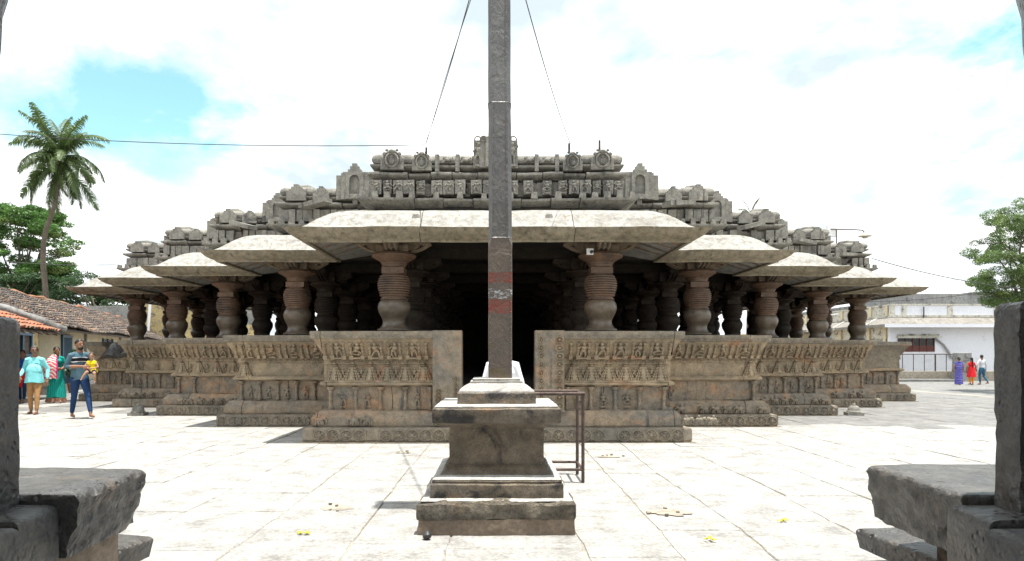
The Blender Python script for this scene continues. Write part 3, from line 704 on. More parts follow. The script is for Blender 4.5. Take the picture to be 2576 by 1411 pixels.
for side in (1, -1):
    for run in RUN_E[side]:
        k = run.k; F = run.kind == 'F'; Ln = run.L
        A_ = course('roof_cornice', run, P_A, M['roof'], ([.42, .95, Ln - 1.72] if k == 0 else [.5, Ln - 1.72] if Ln - 1.72 > .55 else [Ln - 1.72]) if F else [], amp=.012, step=.12, offs=([-.05, -.10, -.06, 0] if k == 0 else [-.09, -.05, 0]) if F else None)
        B_ = course('frieze_course', run, P_B, M['roof'], [], amp=.006)
        C_ = course('upper_cornice', run, P_C, M['roof'], ([.34, .8, Ln - 2.0, Ln - 1.6] if k == 0 else [.12, Ln - 2.0, Ln - 1.6]) if F else [], amp=.012, step=.12, offs=([-.01, -.05, -.02, -.08, 0] if k == 0 else [-.06, -.02, -.08, 0]) if F else None)
        D_ = course('barrel_roof', run, P_D, M['roof'], [Ln - 1.70] if F else [], amp=.008, step=.12, smooth=40)
        if not F: continue
        def par(lst, t):
            best = lst[0]
            for q in lst:
                if q['s0'] <= t: best = q
            return best
        cend = Ln - .74                                        # convex end of the cornice lip
        a = .12 if k == 0 else -.74 + .3
        t = cend - .08
        while t > a:
            if rnd.random() < .93: inst('crenel', CREN, par(A_, t), run.frame(t, -.795 - (.06 if t < Ln - 1.72 else 0), 4.165, 0, (rnd.uniform(.8, 1.1), 1, rnd.uniform(.8, 1.15))))
            t -= .215 if k else (.215 if t > cend - .9 else .42)
        t = Ln - .98 + .03
        while t > a:
            me = rnd.choice(BLKC if k == 0 else BLK); gapm = .012
            w = max(p.co.x for p in me.vertices) * 2
            if rnd.random() < .93 or k == 0: inst('frieze_block', me, B_[0], run.frame(t - w / 2, -.985 - rnd.uniform(0, .05), 4.255, 0, (1, 1, .86)))
            t -= w + (gapm if k or t > cend - .95 else rnd.choice((gapm, .16, .1)))
        # corner shrine, plates, niche
        W = run.frame(Ln - .95 - .38, -.95 - .38, 4.652)
        ks = inst('corner_shrine', KUTA, temple, W)
        inst('gable_plate', PLTC if k == 0 else PLT[0], ks, run.frame(Ln - 1.32, -.93, 4.69))
        if k: inst('finial_stub', STUB, ks, W @ RZ(rnd.uniform(-.3, .3)) @ T((rnd.uniform(-.1, .1), .2, -.03)))
        inst('gable_plate', PLTC if k == 0 else PLT[1], D_[0], run.frame(Ln - 1.84, -.95, 4.68, 0, (.85, 1, .92)))
        if k: 
            inst('niche_slab', NICH, temple, run.frame(-.17, -.88, 4.71, 0, (1, 1, rnd.uniform(.95, 1.03))))
        else:
            for t in (.56, .88): inst('beast_relief', YALI, D_[0], run.frame(t, -.95, 4.83))
            for t in (.70, 1.06):
                bb = MB(); bb.box((0, 0, .10), (.07, .1, .30)); bb.rough(8, .01); inst('carved_strip', bb.mesh('carved_strip', M['roof']), D_[0], run.frame(t, -.97, 4.72))
        if k and side == 1 or (k in (1, 2)):                   # slipped drip stones
            bb = MB(); bb.box((0, 0, 0), (.62, .3, .10), Matrix.Rotation(rnd.uniform(-.3, .3), 3, 'Y')); bb.rough(5, .02); bb.build('slipped_stone', M['roof'], temple, W=run.frame(.62, -.68, 4.58) @ RZ(.4 * side))
inst('niche_slab', NICHC, temple, RUN_E[1][0].frame(-.03, -.88, 4.72))
# iron stubs on the roof
for (x, y, z, h) in ((-1.245, 11.85, 4.95, .12), (1.26, 11.85, 4.97, .17), (1.80, 11.9, 4.95, .26)):
    b = MB(); b.box((x, y, z + h / 2), (.035, .03, h)); b.build('iron_stub', M['iron'], temple)

# ------------------------------------------------------------------ pedestal and metal-sheathed column
PX, PY = -.005, 6.02
ped = thing('stone_pedestal', 'square stepped dark stone pedestal with wide cornice, standing before the temple entrance', 'pedestal', (PX, PY, 0))
def sq(name, prof, mat, amp=.004, cut=None, f=6, sm=25):
    pr = []
    for i in range(len(prof) - 1):
        (a, z0), (c, z1) = prof[i], prof[i + 1]; n = max(1, int(math.hypot(c - a, z1 - z0) / .05))
        pr += [(a + (c - a) * j / n, z0 + (z1 - z0) * j / n) for j in range(n)]
    pr.append(prof[-1])
    b = MB(); per = []
    n = 26
    for r, z in pr:
        for sd in range(4):
            for i in range(n):
                u = -1 + 2 * i / n; x, y = [(u, -1), (1, u), (-u, 1), (-1, -u)][sd]
                b.v.append((PX + r * x, PY + r * y, z))
    m = 4 * n
    for i in range(len(pr) - 1):
        for k in range(m): b.f.append((i * m + k, i * m + (k + 1) % m, (i + 1) * m + (k + 1) % m, (i + 1) * m + k)); b.m.append(0)
    b.f += [tuple(range(m))[::-1], tuple((len(pr) - 1) * m + k for k in range(m))]; b.m += [0, 0]
    b.rough(f, amp)
    if amp > .008: b.rough(19, amp * .7)
    return b.build(name, mat, ped, sm)
sq('base_block', [(.625, -.02), (.63, .02), (.622, .13)], M['plaster'], .010, f=4)
sq('hewn_block', [(.63, .128), (.635, .15), (.63, .24), (.61, .265), (.54, .268)], M['pedrough'], .013, f=8)
sq('step_block', [(.535, .265), (.54, .28), (.54, .385), (.525, .40), (.53, .415), (.52, .425)], M['ped'], .005)
sq('cyma_block', [(.52, .426), (.50, .44), (.45, .46), (.42, .49), (.415, .515), (.425, .525), (.40, .53)], M['ped'], .004)
sq('sunlit_lime_top', [(.505, 1.0145), (.50, 1.024), (.32, 1.028)], M['pedtop'], .004)  # thin pale sheets added over the ledges: lime remnants plus painted-in sun brightness
sq('sunlit_lime_top', [(.61, .2695), (.60, .277), (.53, .279)], M['pedtop'], .004)
sq('sunlit_lime_top', [(.525, .4265), (.515, .436), (.47, .453), (.44, .46)], M['pedtop'], .003)
sq('dado_block', [(.395, .531), (.39, .55), (.39, .83)], M['ped'], .005)
cb = sq('cornice_block', [(.392, .831), (.44, .86), (.49, .875), (.52, .885), (.525, .90), (.525, .995), (.51, 1.005), (.50, 1.01), (.495, 1.015), (.32, 1.02)], M['ped'], .005)
sq('upper_block', [(.33, 1.026), (.33, 1.115), (.32, 1.125)], M['ped'], .004)
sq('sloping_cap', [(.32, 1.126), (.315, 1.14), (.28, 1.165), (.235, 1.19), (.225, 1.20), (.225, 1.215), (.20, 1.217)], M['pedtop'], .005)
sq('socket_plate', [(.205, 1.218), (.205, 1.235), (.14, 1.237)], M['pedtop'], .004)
# column
m, N_, L_, P_ = newmat('copper_sheet')
g = N_.new('ShaderNodeNewGeometry'); v = g.outputs['Position']
c = mixc(N_, L_, ramp(N_, L_, noi(N_, L_, v, 3, 8, .6, .3), .35, .65), (.15, .12, .098), (.105, .09, .079))
c = mixc(N_, L_, ramp(N_, L_, noi(N_, L_, v, 60, 3, .6, 0, (1, 1, .6)), .66, .72), c, (.30, .29, .28))
sp = N_.new('ShaderNodeSeparateXYZ'); L_.new(v, sp.inputs[0])
upr = N_.new('ShaderNodeMath'); upr.operation = 'GREATER_THAN'; upr.inputs[1].default_value = 2.468; L_.new(sp.outputs['Z'], upr.inputs[0])
c = mixc(N_, L_, upr.outputs[0], c, mixc(N_, L_, ramp(N_, L_, noi(N_, L_, v, 4, 8, .65, .6, (1, 1, .5)), .35, .65), (.15, .145, .14), (.095, .09, .087)))
wob = N_.new('ShaderNodeMath'); wob.operation = 'MULTIPLY_ADD'; L_.new(noi(N_, L_, v, 9, 4), wob.inputs[0]); wob.inputs[1].default_value = .05; L_.new(sp.outputs['Z'], wob.inputs[2])
def band(z0, z1):
    a = N_.new('ShaderNodeMath'); a.operation = 'GREATER_THAN'; a.inputs[1].default_value = z0 + .025; L_.new(wob.outputs[0], a.inputs[0])
    e = N_.new('ShaderNodeMath'); e.operation = 'LESS_THAN'; e.inputs[1].default_value = z1 + .025; L_.new(wob.outputs[0], e.inputs[0])
    q = N_.new('ShaderNodeMath'); q.operation = 'MULTIPLY'; L_.new(a.outputs[0], q.inputs[0]); L_.new(e.outputs[0], q.inputs[1]); return q.outputs[0]
def mul(a, k):
    q = N_.new('ShaderNodeMath'); q.operation = 'MULTIPLY'; L_.new(a, q.inputs[0])
    if hasattr(k, 'links'): L_.new(k, q.inputs[1])
    else: q.inputs[1].default_value = k
    return q.outputs[0]
worn = ramp(N_, L_, noi(N_, L_, v, 16, 7, .7, .5, (1, 1, 2)), .32, .54)
c = mixc(N_, L_, mul(band(2.075, 2.165), worn), c, (.20, .06, .045))
c = mixc(N_, L_, mul(band(1.805, 1.925), worn), c, (.20, .06, .045))
c = mixc(N_, L_, mul(band(1.935, 2.02), ramp(N_, L_, noi(N_, L_, v, 30, 5, .6, .5, (1, 1, 2.5)), .50, .60)), c, (.40, .42, .43))
c = mixc(N_, L_, mul(band(1.2, 1.55), ramp(N_, L_, noi(N_, L_, v, 7, 5, .6), .5, .75)), c, (.13, .10, .04))
L_.new(c, P_.inputs['Base Color']); P_.inputs['Metallic'].default_value = .35; P_.inputs['Roughness'].default_value = .42
bp = N_.new('ShaderNodeBump'); bp.inputs['Strength'].default_value = .6; bp.inputs['Distance'].default_value = .02
L_.new(noi(N_, L_, v, 14, 4, .55, .9, (1, 1, .7)), bp.inputs['Height']); L_.new(bp.outputs[0], P_.inputs['Normal'])
M['copper'] = m
CX = .026
pole = thing('flag_column', 'tall copper sheathed flag column with worn red and white painted bands on the pedestal', 'column', (CX, PY - .0, 1.237))
def ring_poly(hw, ch): return [(-hw + ch, -hw), (hw - ch, -hw), (hw, -hw + ch), (hw, hw - ch), (hw - ch, hw), (-hw + ch, hw), (-hw, hw - ch), (-hw, -hw + ch)]
def octcol(name, lv):
    b = MB()
    for z, hw, ch, dx in lv:
        b.v += [(CX + dx + x, PY + y, z) for x, y in ring_poly(hw, ch)]
    for i in range(len(lv) - 1):
        for k in range(8): b.f.append((i * 8 + k, i * 8 + (k + 1) % 8, (i + 1) * 8 + (k + 1) % 8, (i + 1) * 8 + k)); b.m.append(0)
    b.f += [tuple(range(8))[::-1], tuple((len(lv) - 1) * 8 + k for k in range(8))]; b.m += [0, 0]
    b.rough(7, .0022); return b.build(name, M['copper'], pole)
def lev(z0, z1, h0, h1, c0, c1, n, x0=0, x1=0): return [(z0 + (z1 - z0) * i / n, h0 + (h1 - h0) * i / n, c0 + (c1 - c0) * i / n, x0 + (x1 - x0) * i / n) for i in range(n + 1)]
octcol('square_shaft', lev(1.2375, 2.40, .104, .105, .006, .006, 14) + [(2.47, .105, .034, 0)])
octcol('octagonal_shaft', [(2.466, .107, .033, 0)] + lev(2.475, 3.66, .102, .0995, .031, .031, 12, 0, -.006))
octcol('upper_shaft', [(3.655, .1035, .032, -.006)] + lev(3.662, 7.9, .100, .09, .031, .028, 40, -.006, -.02))
for x in (-.062, .062):
    b = MB(); b.box((CX + x - .003, PY - .1035, 3.07), (.012, .006, 1.17)); b.rough(9, .003); b.build('seam_strip', M['copper'], pole)
    b = MB(); b.box((CX + x - .010, PY - .1005, 4.75), (.012, .007, 2.1)); b.rough(9, .004); b.build('seam_strip', M['copper'], pole)
RIV = MB(); RIV.ell((0, 0, 0), (.006, .004, .006), 6, 4); RIV = RIV.mesh('rivet', M['copper'], 80)
for i in range(26):
    z = 1.32 + i * .045 if i < 24 else 0
    if z:
        for x in (-.09, .09): inst('rivet', RIV, pole, T((CX + x, PY - .106, z)))
b = MB(); b.box((CX - .02, PY, 7.98), (.5, .34, .06)); b.box((CX - .02, PY, 8.1), (.26, .26, .2)); b.lathe([(.12, 0), (.15, .08), (.05, .16), (.09, .24), (.02, .36)], 12, (CX - .02, PY, 8.2)); b.build('flag_head', M['copper'], pole, 35)
# barrier frame behind the pedestal
bar = thing('iron_barrier', 'rusty brown iron pipe barrier frame standing right behind the pedestal', 'barrier', (.55, 7.9, 0))
def pipe(name, pts, r, par, mat, seg=8): b = MB(); b.tube(pts, r, seg); return b.build(name, mat, par, 60)
for x in (.10, .966):
    for y in (7.62, 8.16): pipe('post', [(x, y, 0), (x, y, 1.005)], .019, bar, M['iron'])
for y in (7.62, 8.16):
    pipe('rail', [(.10, y, 1.0), (.985, y, 1.0)], .02, bar, M['iron']); pipe('rail', [(.10, y, .145), (.966, y, .145)], .016, bar, M['iron'])
for x in (.10, .966):
    for z in (1.0, .145): pipe('cross_rail', [(x, 7.62, z - .003), (x, 8.16, z - .003)], .015, bar, M['iron'])
# two bell shaped stone knobs on the ground
def knob(x, y, lab, rz):
    t = thing('bell_stone', lab, 'stone', (x, y, 0), rz, 'bell shaped stones on the paving')
    W = WM[t.name]
    b = MB(); b.box((0, 0, .035), (.36, .30, .075)); b.rough(6, .008); b.build('base_slab', M['roof'], t, W=W.copy())
    b = MB(); b.lathe([(.155, .074), (.16, .09), (.14, .105), (.135, .14), (.12, .19), (.085, .22), (.04, .235), (.045, .255), (.03, .275), (.001, .28)], 18); b.rough(6, .005); b.build('bell', M['roof'], t, 45, W=W.copy())
knob(-8.45, 15.9, 'small grey bell shaped stone lying near the barefoot man with a child', .1)
knob(8.42, 15.95, 'small grey bell shaped stone beside the temple corner facing the white building', -.15)
# small litter
b = MB(); b.ell((-.545, 5.27, .035), (.036, .036, .034), 10, 7); b.rough(30, .01); tag(b.build('dry_seed_pod', M['cable'], None, 50), 'small dark round seed pod lying before the pedestal', 'seed pod')
YEL = plain('flower_petal', (.55, .50, .05), .7)
for i, (u, vv, lab) in enumerate(((1790, 1360, 'yellow flower dropped on a paving joint'), (1970, 1313, 'scattered yellow petals lying alone on the paving'), (760, 1345, 'tiny yellow flower at the meeting of three flagstones'))):
    D = 1700 * CH / (vv - 890); x = (u - 1251) * D / 1700; b = MB(); r_ = random.Random(i)
    for j in range(14):
        a = r_.uniform(0, 6.28); q = r_.uniform(0, .035)
        b.ell((x + q * math.cos(a) * 1.6, D + q * math.sin(a), .012 + r_.uniform(0, .014)), (.013, .009, .006), 6, 4)
    tag(b.build('fallen_flower', YEL, None, 60), lab, 'flower')

# ------------------------------------------------------------------ gateway porch round the camera
porch = thing('gateway_porch', 'dark stone gateway porch with worn seat slabs framing the view of the courtyard', 'gateway', (0, 2, 0))
def slab(name, pts_top, z0, z1, mat, amp=.012, f=4, bev=.03, undercut=0, n=9, nz_=6, rough2=None):
    """irregular block: quad outline pts_top (4 xy points, anticlockwise), rounded edges, rough surface"""
    b = MB(); P = [Vector(p) for p in pts_top]
    def q(u, w): return P[0].lerp(P[1], u).lerp(P[3].lerp(P[2], u), w)
    ctr = sum(P, Vector((0, 0))) / 4
    lv = []
    for i in range(nz_ + 1):
        z = z0 + (z1 - bev - z0) * i / nz_; lv.append((z, 1 - undercut * (1 - i / nz_), 0))
    lv += [(z1 - bev * .45, 1, bev * .22), (z1 - bev * .12, 1, bev * .6), (z1, 1, bev * 1.3)]
    per = [(i / n, 0) for i in range(n)] + [(1, i / n) for i in range(n)] + [(1 - i / n, 1) for i in range(n)] + [(0, 1 - i / n) for i in range(n)]
    m_ = len(per)
    for z, s_, ins in lv:
        for u, w in per:
            p = q(u, w); d = p - ctr; p = ctr + d * s_ - d.normalized() * ins * 1.2; b.v.append((p.x, p.y, z))
    for i in range(len(lv) - 1):
        for k in range(m_): b.f.append((i * m_ + k, i * m_ + (k + 1) % m_, (i + 1) * m_ + (k + 1) % m_, (i + 1) * m_ + k)); b.m.append(0)
    # top grid
    base = (len(lv) - 1) * m_; t0 = len(b.v); g = n - 1
    for j in range(1, n):
        for i in range(1, n):
            p = q(i / n, j / n); d = p - ctr; p = ctr + d * (1 - bev * 1.2 / max(.3, d.length)) ; b.v.append((p.x, p.y, z1 + .002))
    def gi(i, j):
        if j == 0: return base + i if i < n else base + n
        if i == n: return base + n + j
        if j == n: return base + 2 * n + (n - i)
        if i == 0: return base + 3 * n + (n - j)
        return t0 + (j - 1) * g + (i - 1)
    for j in range(n):
        for i in range(n): b.f.append((gi(i, j), gi(i + 1, j), gi(i + 1, j + 1), gi(i, j + 1))); b.m.append(0)
    b.f.append(tuple(range(m_))[::-1]); b.m.append(0)
    b.rough(f, amp * .7); b.rough(f * 3, amp * .35)
    if rough2:
        out = []
        for p in b.v:
            if p[2] < z1 - bev * .6:
                d = noise.noise_vector(Vector(p) * 11) * rough2 + noise.noise_vector(Vector(p) * 23) * rough2 * .6; out.append((p[0] + d.x, p[1] + d.y, p[2] + d.z * .6))
            else: out.append(p)
        b.v = out
    return b.build(name, mat, porch, 38)
for s in (-1, 1):
    X = lambda a, b_: [(s * x, y) for x, y in ((a))] if s == 1 else [(s * x, y) for x, y in a[::-1]]
    o_ = .0 if s == 1 else -.22
    # broken seat slab, next blocks, lower projecting ledge, support
    slab('seat_slab', X([(2.30 + o_, 3.36), (4.6, 3.36), (4.6, 4.40), (2.33 + o_ * .9, 4.26 - .16 * (s < 0))], 0), .42, .75, M['dark'], .010, 3, .035, .035 if s > 0 else .06, 26, 14, .02)
    slab('seat_block', X([(2.20 + o_ * .3, 3.02), (4.5, 3.02), (4.5, 3.365), (2.24 + o_ * .3, 3.36)], 0), .36, .70, M['dark'], .010, 3, .035, .0, 12)
    slab('floor_block', X([(2.14 + o_ * .2, 1.2), (4.5, 1.2), (4.5, 2.995), (2.16 + o_ * .2, 3.0)], 0), -.02, .685, M['dark'], .008, 2, .04, .0, 16)
    slab('support_block', X([(2.62 + o_ * 1.6, 3.36), (4.5, 3.36), (4.5, 4.2), (2.60 + o_ * 1.6, 4.0)], 0), -.02, .45, M['plaster'] if s < 0 else M['darkrough'], .012, 3, .02)
    slab('plinth_ledge', X([(2.62 + o_ * .9, 3.5), (4.5, 3.5), (4.5, 4.95), (2.50 + o_ * .9, 4.72 - .2 * (s < 0))], 0), .10, .24, M['dark'], .008, 3, .03, .02, 14)
    slab('upright_slab', X([(2.445 - .105 * (s < 0), 3.16), (3.1, 3.10), (3.1, 3.42), (2.46 - .10 * (s < 0), 3.34)], 0), .70 - .02, 1.70 - .07 * (s < 0), M['dark'], .010, 2.5, .04, 0, 14, 18, .008)
    b = MB(); b.lathe([(.24, .68), (.24, .95), (.2, 1.0), (.22, 1.3), (.19, 1.6), (.22, 1.9), (.2, 2.2), (.26, 2.45), (.30, 2.62), (.33, 2.85), (.335, 3.0), (.36, 3.1), (.36, 3.305)], 24, (s * (2.52 if s < 0 else 2.655), 2.88, 0)); b.rough(4, .01); b.build('pillar', M['dark'], porch, 40)
    b = MB(); b.square([(.24, 0), (.22, .5), (.22, 3.305)], (s * 3.9, 2.7, 0)); b.rough(3, .01); b.build('pillar', M['dark'], porch, 30)
b = MB(); b.box((0, -.3, 3.45), (9, 7.0, .3)); b.build('roof_slab', M['inner'], porch)

# ------------------------------------------------------------------ cables, lamp, security camera
def wire(name, lab, pts, r=.008, sag=0, n=24, mat='cable'):
    P = []
    for i in range(len(pts) - 1):
        a, c = Vector(pts[i]), Vector(pts[i + 1])
        for j in range(n + (i == len(pts) - 2)):
            t = j / n; p = a.lerp(c, t); p.z -= sag * 4 * t * (1 - t); P.append(p)
    b = MB(); b.tube(P, r, 5); return tag(b.build(name, M[mat], None, 80), lab, 'cable')
def at(u, v_, D): return ((u - 1251) * D / 1700, D, CH + (890 - v_) * D / 1700)
tp = (CX - .02, PY, 5.55)
wire('guy_wire', 'left guy wire from the flag column down to the temple roof edge', [tp, at(1070, 362, 11.85)], .006, .10)
wire('guy_wire', 'second thinner guy wire joining the left guy wire at the roof edge', [(CX - .06, PY, 5.2), at(1072, 364, 11.86)], .0045, -.08)
wire('guy_wire', 'right guy wire from the flag column down to an iron stub on the roof', [tp, at(1435, 362, 11.85)], .006, .15)
wire('roof_cable', 'long dark cable running from the roof edge past the coconut palm', [at(1069, 364, 11.84), at(-150, 325, 12.6)], .007, .12)
wire('power_cable', 'black cable sagging from the temple roof towards the feathery tree', [at(2194, 650, 21.6), at(2640, 732, 24)], .014, .18)
wire('power_cable', 'cable low in front of the white building parapet', [at(2120, 758, 30), at(2600, 712, 30)], .014, .25)
wire('power_cable', 'dark cable reaching the far temple corner over the tiled house', [at(-30, 652, 30), at(300, 666, 24)], .012, .1)
for i in range(4): wire('power_line', ['top', 'second', 'third', 'lowest'][i] + ' of four thin power lines crossing the big green tree', [at(-20, 555 + 26 * i, 34), at(290, 640 + 8 * i, 60)], .007, .25)
for i in range(4): wire('power_line', ['top', 'second', 'third', 'lowest'][i] + ' of four thin power lines above the white building', [at(2150, [603, 640, 665, 690][i], 60), at(2520, [620, 655, 680, 702][i], 60)], .009, .2)
lamp = thing('roof_lamp', 'bell shaped floodlight on a bent iron arm above the temple roof corner', 'lamp', at(2104, 600, 21.9))
pipe('arm', [at(2090, 577, 21.9), at(2150, 577.5, 21.9), at(2170, 579, 21.9), at(2175, 585, 21.9)], .018, lamp, M['iron'])
pipe('stand', [at(2104, 640, 21.9), at(2104, 577, 21.9)], .018, lamp, M['iron'])
p = at(2176, 592, 21.9); b = MB(); b.lathe([(.03, .10), (.05, .08), (.10, .03), (.19, -.01), (.20, -.03), (.10, -.04), (.07, -.09), (.001, -.10)], 14, p); b.build('shade', plain('lamp_shade', (.35, .32, .25), .5), lamp, 40)
b = MB(); c = at(2091, 582, 22.05); b.box(c, (.30, .12, .34)); b.build('fuse_box', M['white'], lamp)
cc = thing('security_camera', 'small white security camera mounted under the eave beside a front pillar', 'camera', at(1484, 640, 11.42))
c = at(1484, 633, 11.40); b = MB(); b.box((c[0], c[1], c[2]), (.11, .07, .10)); b.build('housing', M['white'], cc)
b = MB(); b.lathe([(.028, 0), (.028, .05), (.02, .055)], 12, (0, 0, 0)); b.v = [(c[0] + .02 + x, c[1] - .035 - z, c[2] - .012 + y) for x, y, z in b.v]; b.build('lens', M['cable'], cc, 40)
pipe('mount', [(c[0], c[1] + .03, c[2]), (c[0], c[1] + .30, c[2] + .05)], .012, cc, M['white'])
# ------------------------------------------------------------------ houses along the left of the courtyard
M['cream'] = stone('cream_limewash', (.62, .53, .36), (.55, .47, .32), (.66, .60, .46), (.55, .7), rough=.9, bump=.1, fine=30, con=.35)
M['yellowwall'] = stone('stained_yellow_wall', (.55, .44, .22), (.48, .38, .20), (.20, .17, .13), (.52, .62), (.33, .30, .26), (.58, .66), rough=.9, bump=.3)
M['salmon'] = stone('salmon_wall', (.58, .30, .20), (.52, .27, .18), bump=.1)
M['conc'] = stone('stained_concrete', (.30, .30, .29), (.23, .23, .225), (.15, .15, .15), (.55, .66), (.38, .37, .35), (.6, .7), bump=.25, streak=(.12, .12, .12))
M['blue'] = plain('blue_paint', (.03, .10, .17), .5)
M['wood'] = plain('old_wood', (.09, .065, .045), .8)
M['curtain'] = plain('curtain_cloth', (.16, .12, .10), .9, var=.5, scale=9)
TILE = [stone('clay_tile_a', (.085, .07, .062), (.06, .052, .048), bump=.3), stone('clay_tile_b', (.14, .105, .085), (.10, .08, .068), bump=.3),
        stone('clay_tile_c', (.21, .155, .11), (.16, .12, .085), bump=.3), stone('clay_tile_d', (.30, .15, .085), (.27, .12, .065), bump=.3)]
ORANGE = stone('new_clay_tile', (.40, .16, .09), (.33, .13, .075), (.22, .10, .065), (.54, .66), bump=.3)
LT = Vector((-.313, .95, 0)); LN = Vector((-.95, -.313, 0)); LO = Vector((-17.1, 26.5, 0))
def hp(t, o, z): p = LO + LT * t + LN * o; return Vector((p.x, p.y, z))
def hbox(name, t0, t1, o0, o1, z0, z1, mat, par):
    b = MB(); vs = [hp(t, o, z) for z in (z0, z1) for o in (o0, o1) for t in (t0, t1)]
    b.add(vs, [(0, 2, 3, 1), (4, 5, 7, 6), (0, 1, 5, 4), (2, 6, 7, 3), (0, 4, 6, 2), (1, 3, 7, 5)]); return b.build(name, mat, par)
def tiled(name, f, nu, nv, mats, wts, par, rr, rad=.085, ln=.30, seed=3):
    """f(u,v)->point on the slope, u along eave 0..1, v up 0..1; curved tiles laid in rows, joined"""
    r_ = random.Random(seed); b = MB(); seg = 4
    for j in range(nv):
        for i in range(nu):
            u = (i + .5 + r_.uniform(-.12, .12)) / nu; v0 = (j + r_.uniform(-.12, .12)) / nv; v1 = v0 + 1.25 / nv
            a = f(u, v0); c = f(u, min(v1, 1.02)); e0 = f(max(0, u - .5 / nu), v0)
            if a is None or c is None or e0 is None: continue
            e = a - e0
            ax = (c - a).normalized(); ex = e.normalized(); up = ex.cross(ax); up = up if up.z > 0 else -up
            tw = r_.uniform(-.10, .10) * rr; ex2 = (ex + ax * tw).normalized(); lift = r_.uniform(0, .02) * rr
            b.cur = r_.choices(range(len(mats)), wts)[0]; vs = []
            for (p, k, l) in ((a, 1.0, .035 + lift), (c, .85, .0)):
                for s_ in range(seg + 1):
                    an = math.pi * s_ / seg; vs.append(p + ex2 * rad * k * math.cos(an) + up * (rad * .62 * k * math.sin(an) + l))
            fs = [(s_, s_ + 1, seg + 2 + s_, seg + 1 + s_) for s_ in range(seg)] + [tuple(range(seg + 1))]
            b.add(vs, fs)
    o_ = b.build(name, mats, par, recalc=False); tag(o_, kind='stuff'); return o_
ho = thing('tiled_house', 'long low cream house under a weathered grey clay tile roof, blue barred door', 'house', hp(8, 1.6, 0))
hbox('wall', -3, 27, 0, .3, -.05, 2.62, M['cream'], ho)
hbox('rear_wall', -3, 27, 6.2, 6.5, -.05, 2.6, M['cream'], ho)
hbox('step', -3, 27, -.45, 0, -.05, .28, M['conc'], ho)
b = MB(); q = [hp(t, o, z) for t in (-3.2, 27.2) for (o, z) in ((-.55, 2.36), (3.2, 4.17), (7, 2.36), (7, 2.28), (3.2, 4.09), (-.55, 2.28))]
b.add(q, [(0, 1, 2, 3, 4, 5), (11, 10, 9, 8, 7, 6)] + [(k, 6 + k, 6 + (k + 1) % 6, (k + 1) % 6) for k in range(6)])
rf = b.build('roof', M['wood'], ho)
tiled('roof_tiles', lambda u, v: hp(-3.2 + 30.4 * u, -.6 + 3.85 * v + .04 * math.sin(u * 40), 2.38 + 1.84 * v + .05 * math.sin(u * 23 + v * 3)), 165, 17, TILE, (7, 5, 2, .25), rf, 1.0, .105)
b = MB(); P_ = [hp(-3 + 30 * i / 40, 3.2, 4.2 + .05 * math.sin(i * 1.3)) for i in range(41)]; b.tube(P_, .11, 7); b.rough(5, .05); b.build('ridge_tiles', TILE[3], rf, 40)
dr = hbox('door', .05, 1.15, -.03, .0, .28, 2.1, M['cable'], ho)
for i in range(7): hbox('door_bar', .12 + i * .16, .17 + i * .16, -.07, -.03, .3, 2.08, M['blue'], dr)
hbox('door_frame', -.06, .05, -.08, .0, .28, 2.16, M['blue'], dr); hbox('door_frame', 1.15, 1.26, -.08, .0, .28, 2.16, M['blue'], dr); hbox('door_frame', -.06, 1.26, -.085, .0, 2.10, 2.2, M['blue'], dr)
dr = hbox('door', 6.6, 8.6, -.03, .0, .28, 2.15, M['cable'], ho)
for t in (6.6, 7.55, 8.55): hbox('door_frame', t, t + .12, -.08, 0, .28, 2.2, M['blue'], dr)
wn = hbox('window', 12, 13.4, -.03, 0, 1.0, 2.1, M['cable'], ho)
for t in (12, 12.68, 13.32): hbox('window_frame', t, t + .08, -.06, 0, 1.0, 2.1, M['blue'], wn)
for t in (3.4, 10.4): pipe('drain_pipe', [hp(t, -.06, .2), hp(t, -.06, 2.5)], .05, ho, M['conc'])
# orange porch house in front of it
po = thing('tiled_house', 'nearer cream house with bright orange tiled porch roof and blue framed window', 'house', hp(-7, 1, 0))
hbox('wall', -17, -3.02, -.05, .3, -.05, 2.6, M['cream'], po)
hbox('corner_pier', -3.3, -3.0, -.12, -.05, -.05, 2.6, M['yellowwall'], po)
def orf(u, v):
    t = -17 + u * 13.6
    if t > -4.45 - v * 3.0 + .05: return None
    return hp(t, -1.15 + 2.6 * v, 2.17 + 1.22 * v)
b = MB(); q = [hp(t, o, z) for (t, o, z) in ((-17, -1.15, 2.14), (-4.5, -1.15, 2.14), (-7.5, 1.45, 3.36), (-17, 1.45, 3.36))]
q2 = [p - Vector((0, 0, .06)) for p in q]; b.add(q + q2, [(0, 1, 2, 3), (7, 6, 5, 4)] + [(k, 4 + k, 4 + (k + 1) % 4, (k + 1) % 4) for k in range(4)])
orr = b.build('roof', M['wood'], po)
tiled('roof_tiles', orf, 62, 9, [ORANGE, TILE[2]], (8, 1), orr, .25, .115, seed=8)
b = MB(); b.tube([hp(-4.3 - 3.2 * i / 14, -1.2 + 2.7 * i / 14, 2.26 + 1.26 * i / 14) for i in range(15)], .14, 8); b.rough(4, .05); b.build('mortar_ridge', M['conc'], orr, 45)
b = MB(); b.tube([hp(-7.4 - 9.6 * i / 10, 1.5, 3.45) for i in range(11)], .16, 8); b.rough(4, .06); b.build('mortar_ridge', M['conc'], orr, 45)
wn = hbox('window', -6.6, -3.8, -.09, -.05, .45, 2.1, M['curtain'], po)
for t in (-6.6, -5.7, -4.75, -3.9): hbox('window_frame', t, t + .11, -.16, -.09, .45, 2.1, M['blue'], wn)
for z in (.4, 1.35, 2.06): hbox('window_frame', -6.6, -3.79, -.165, -.09, z, z + .09, M['blue'], wn)
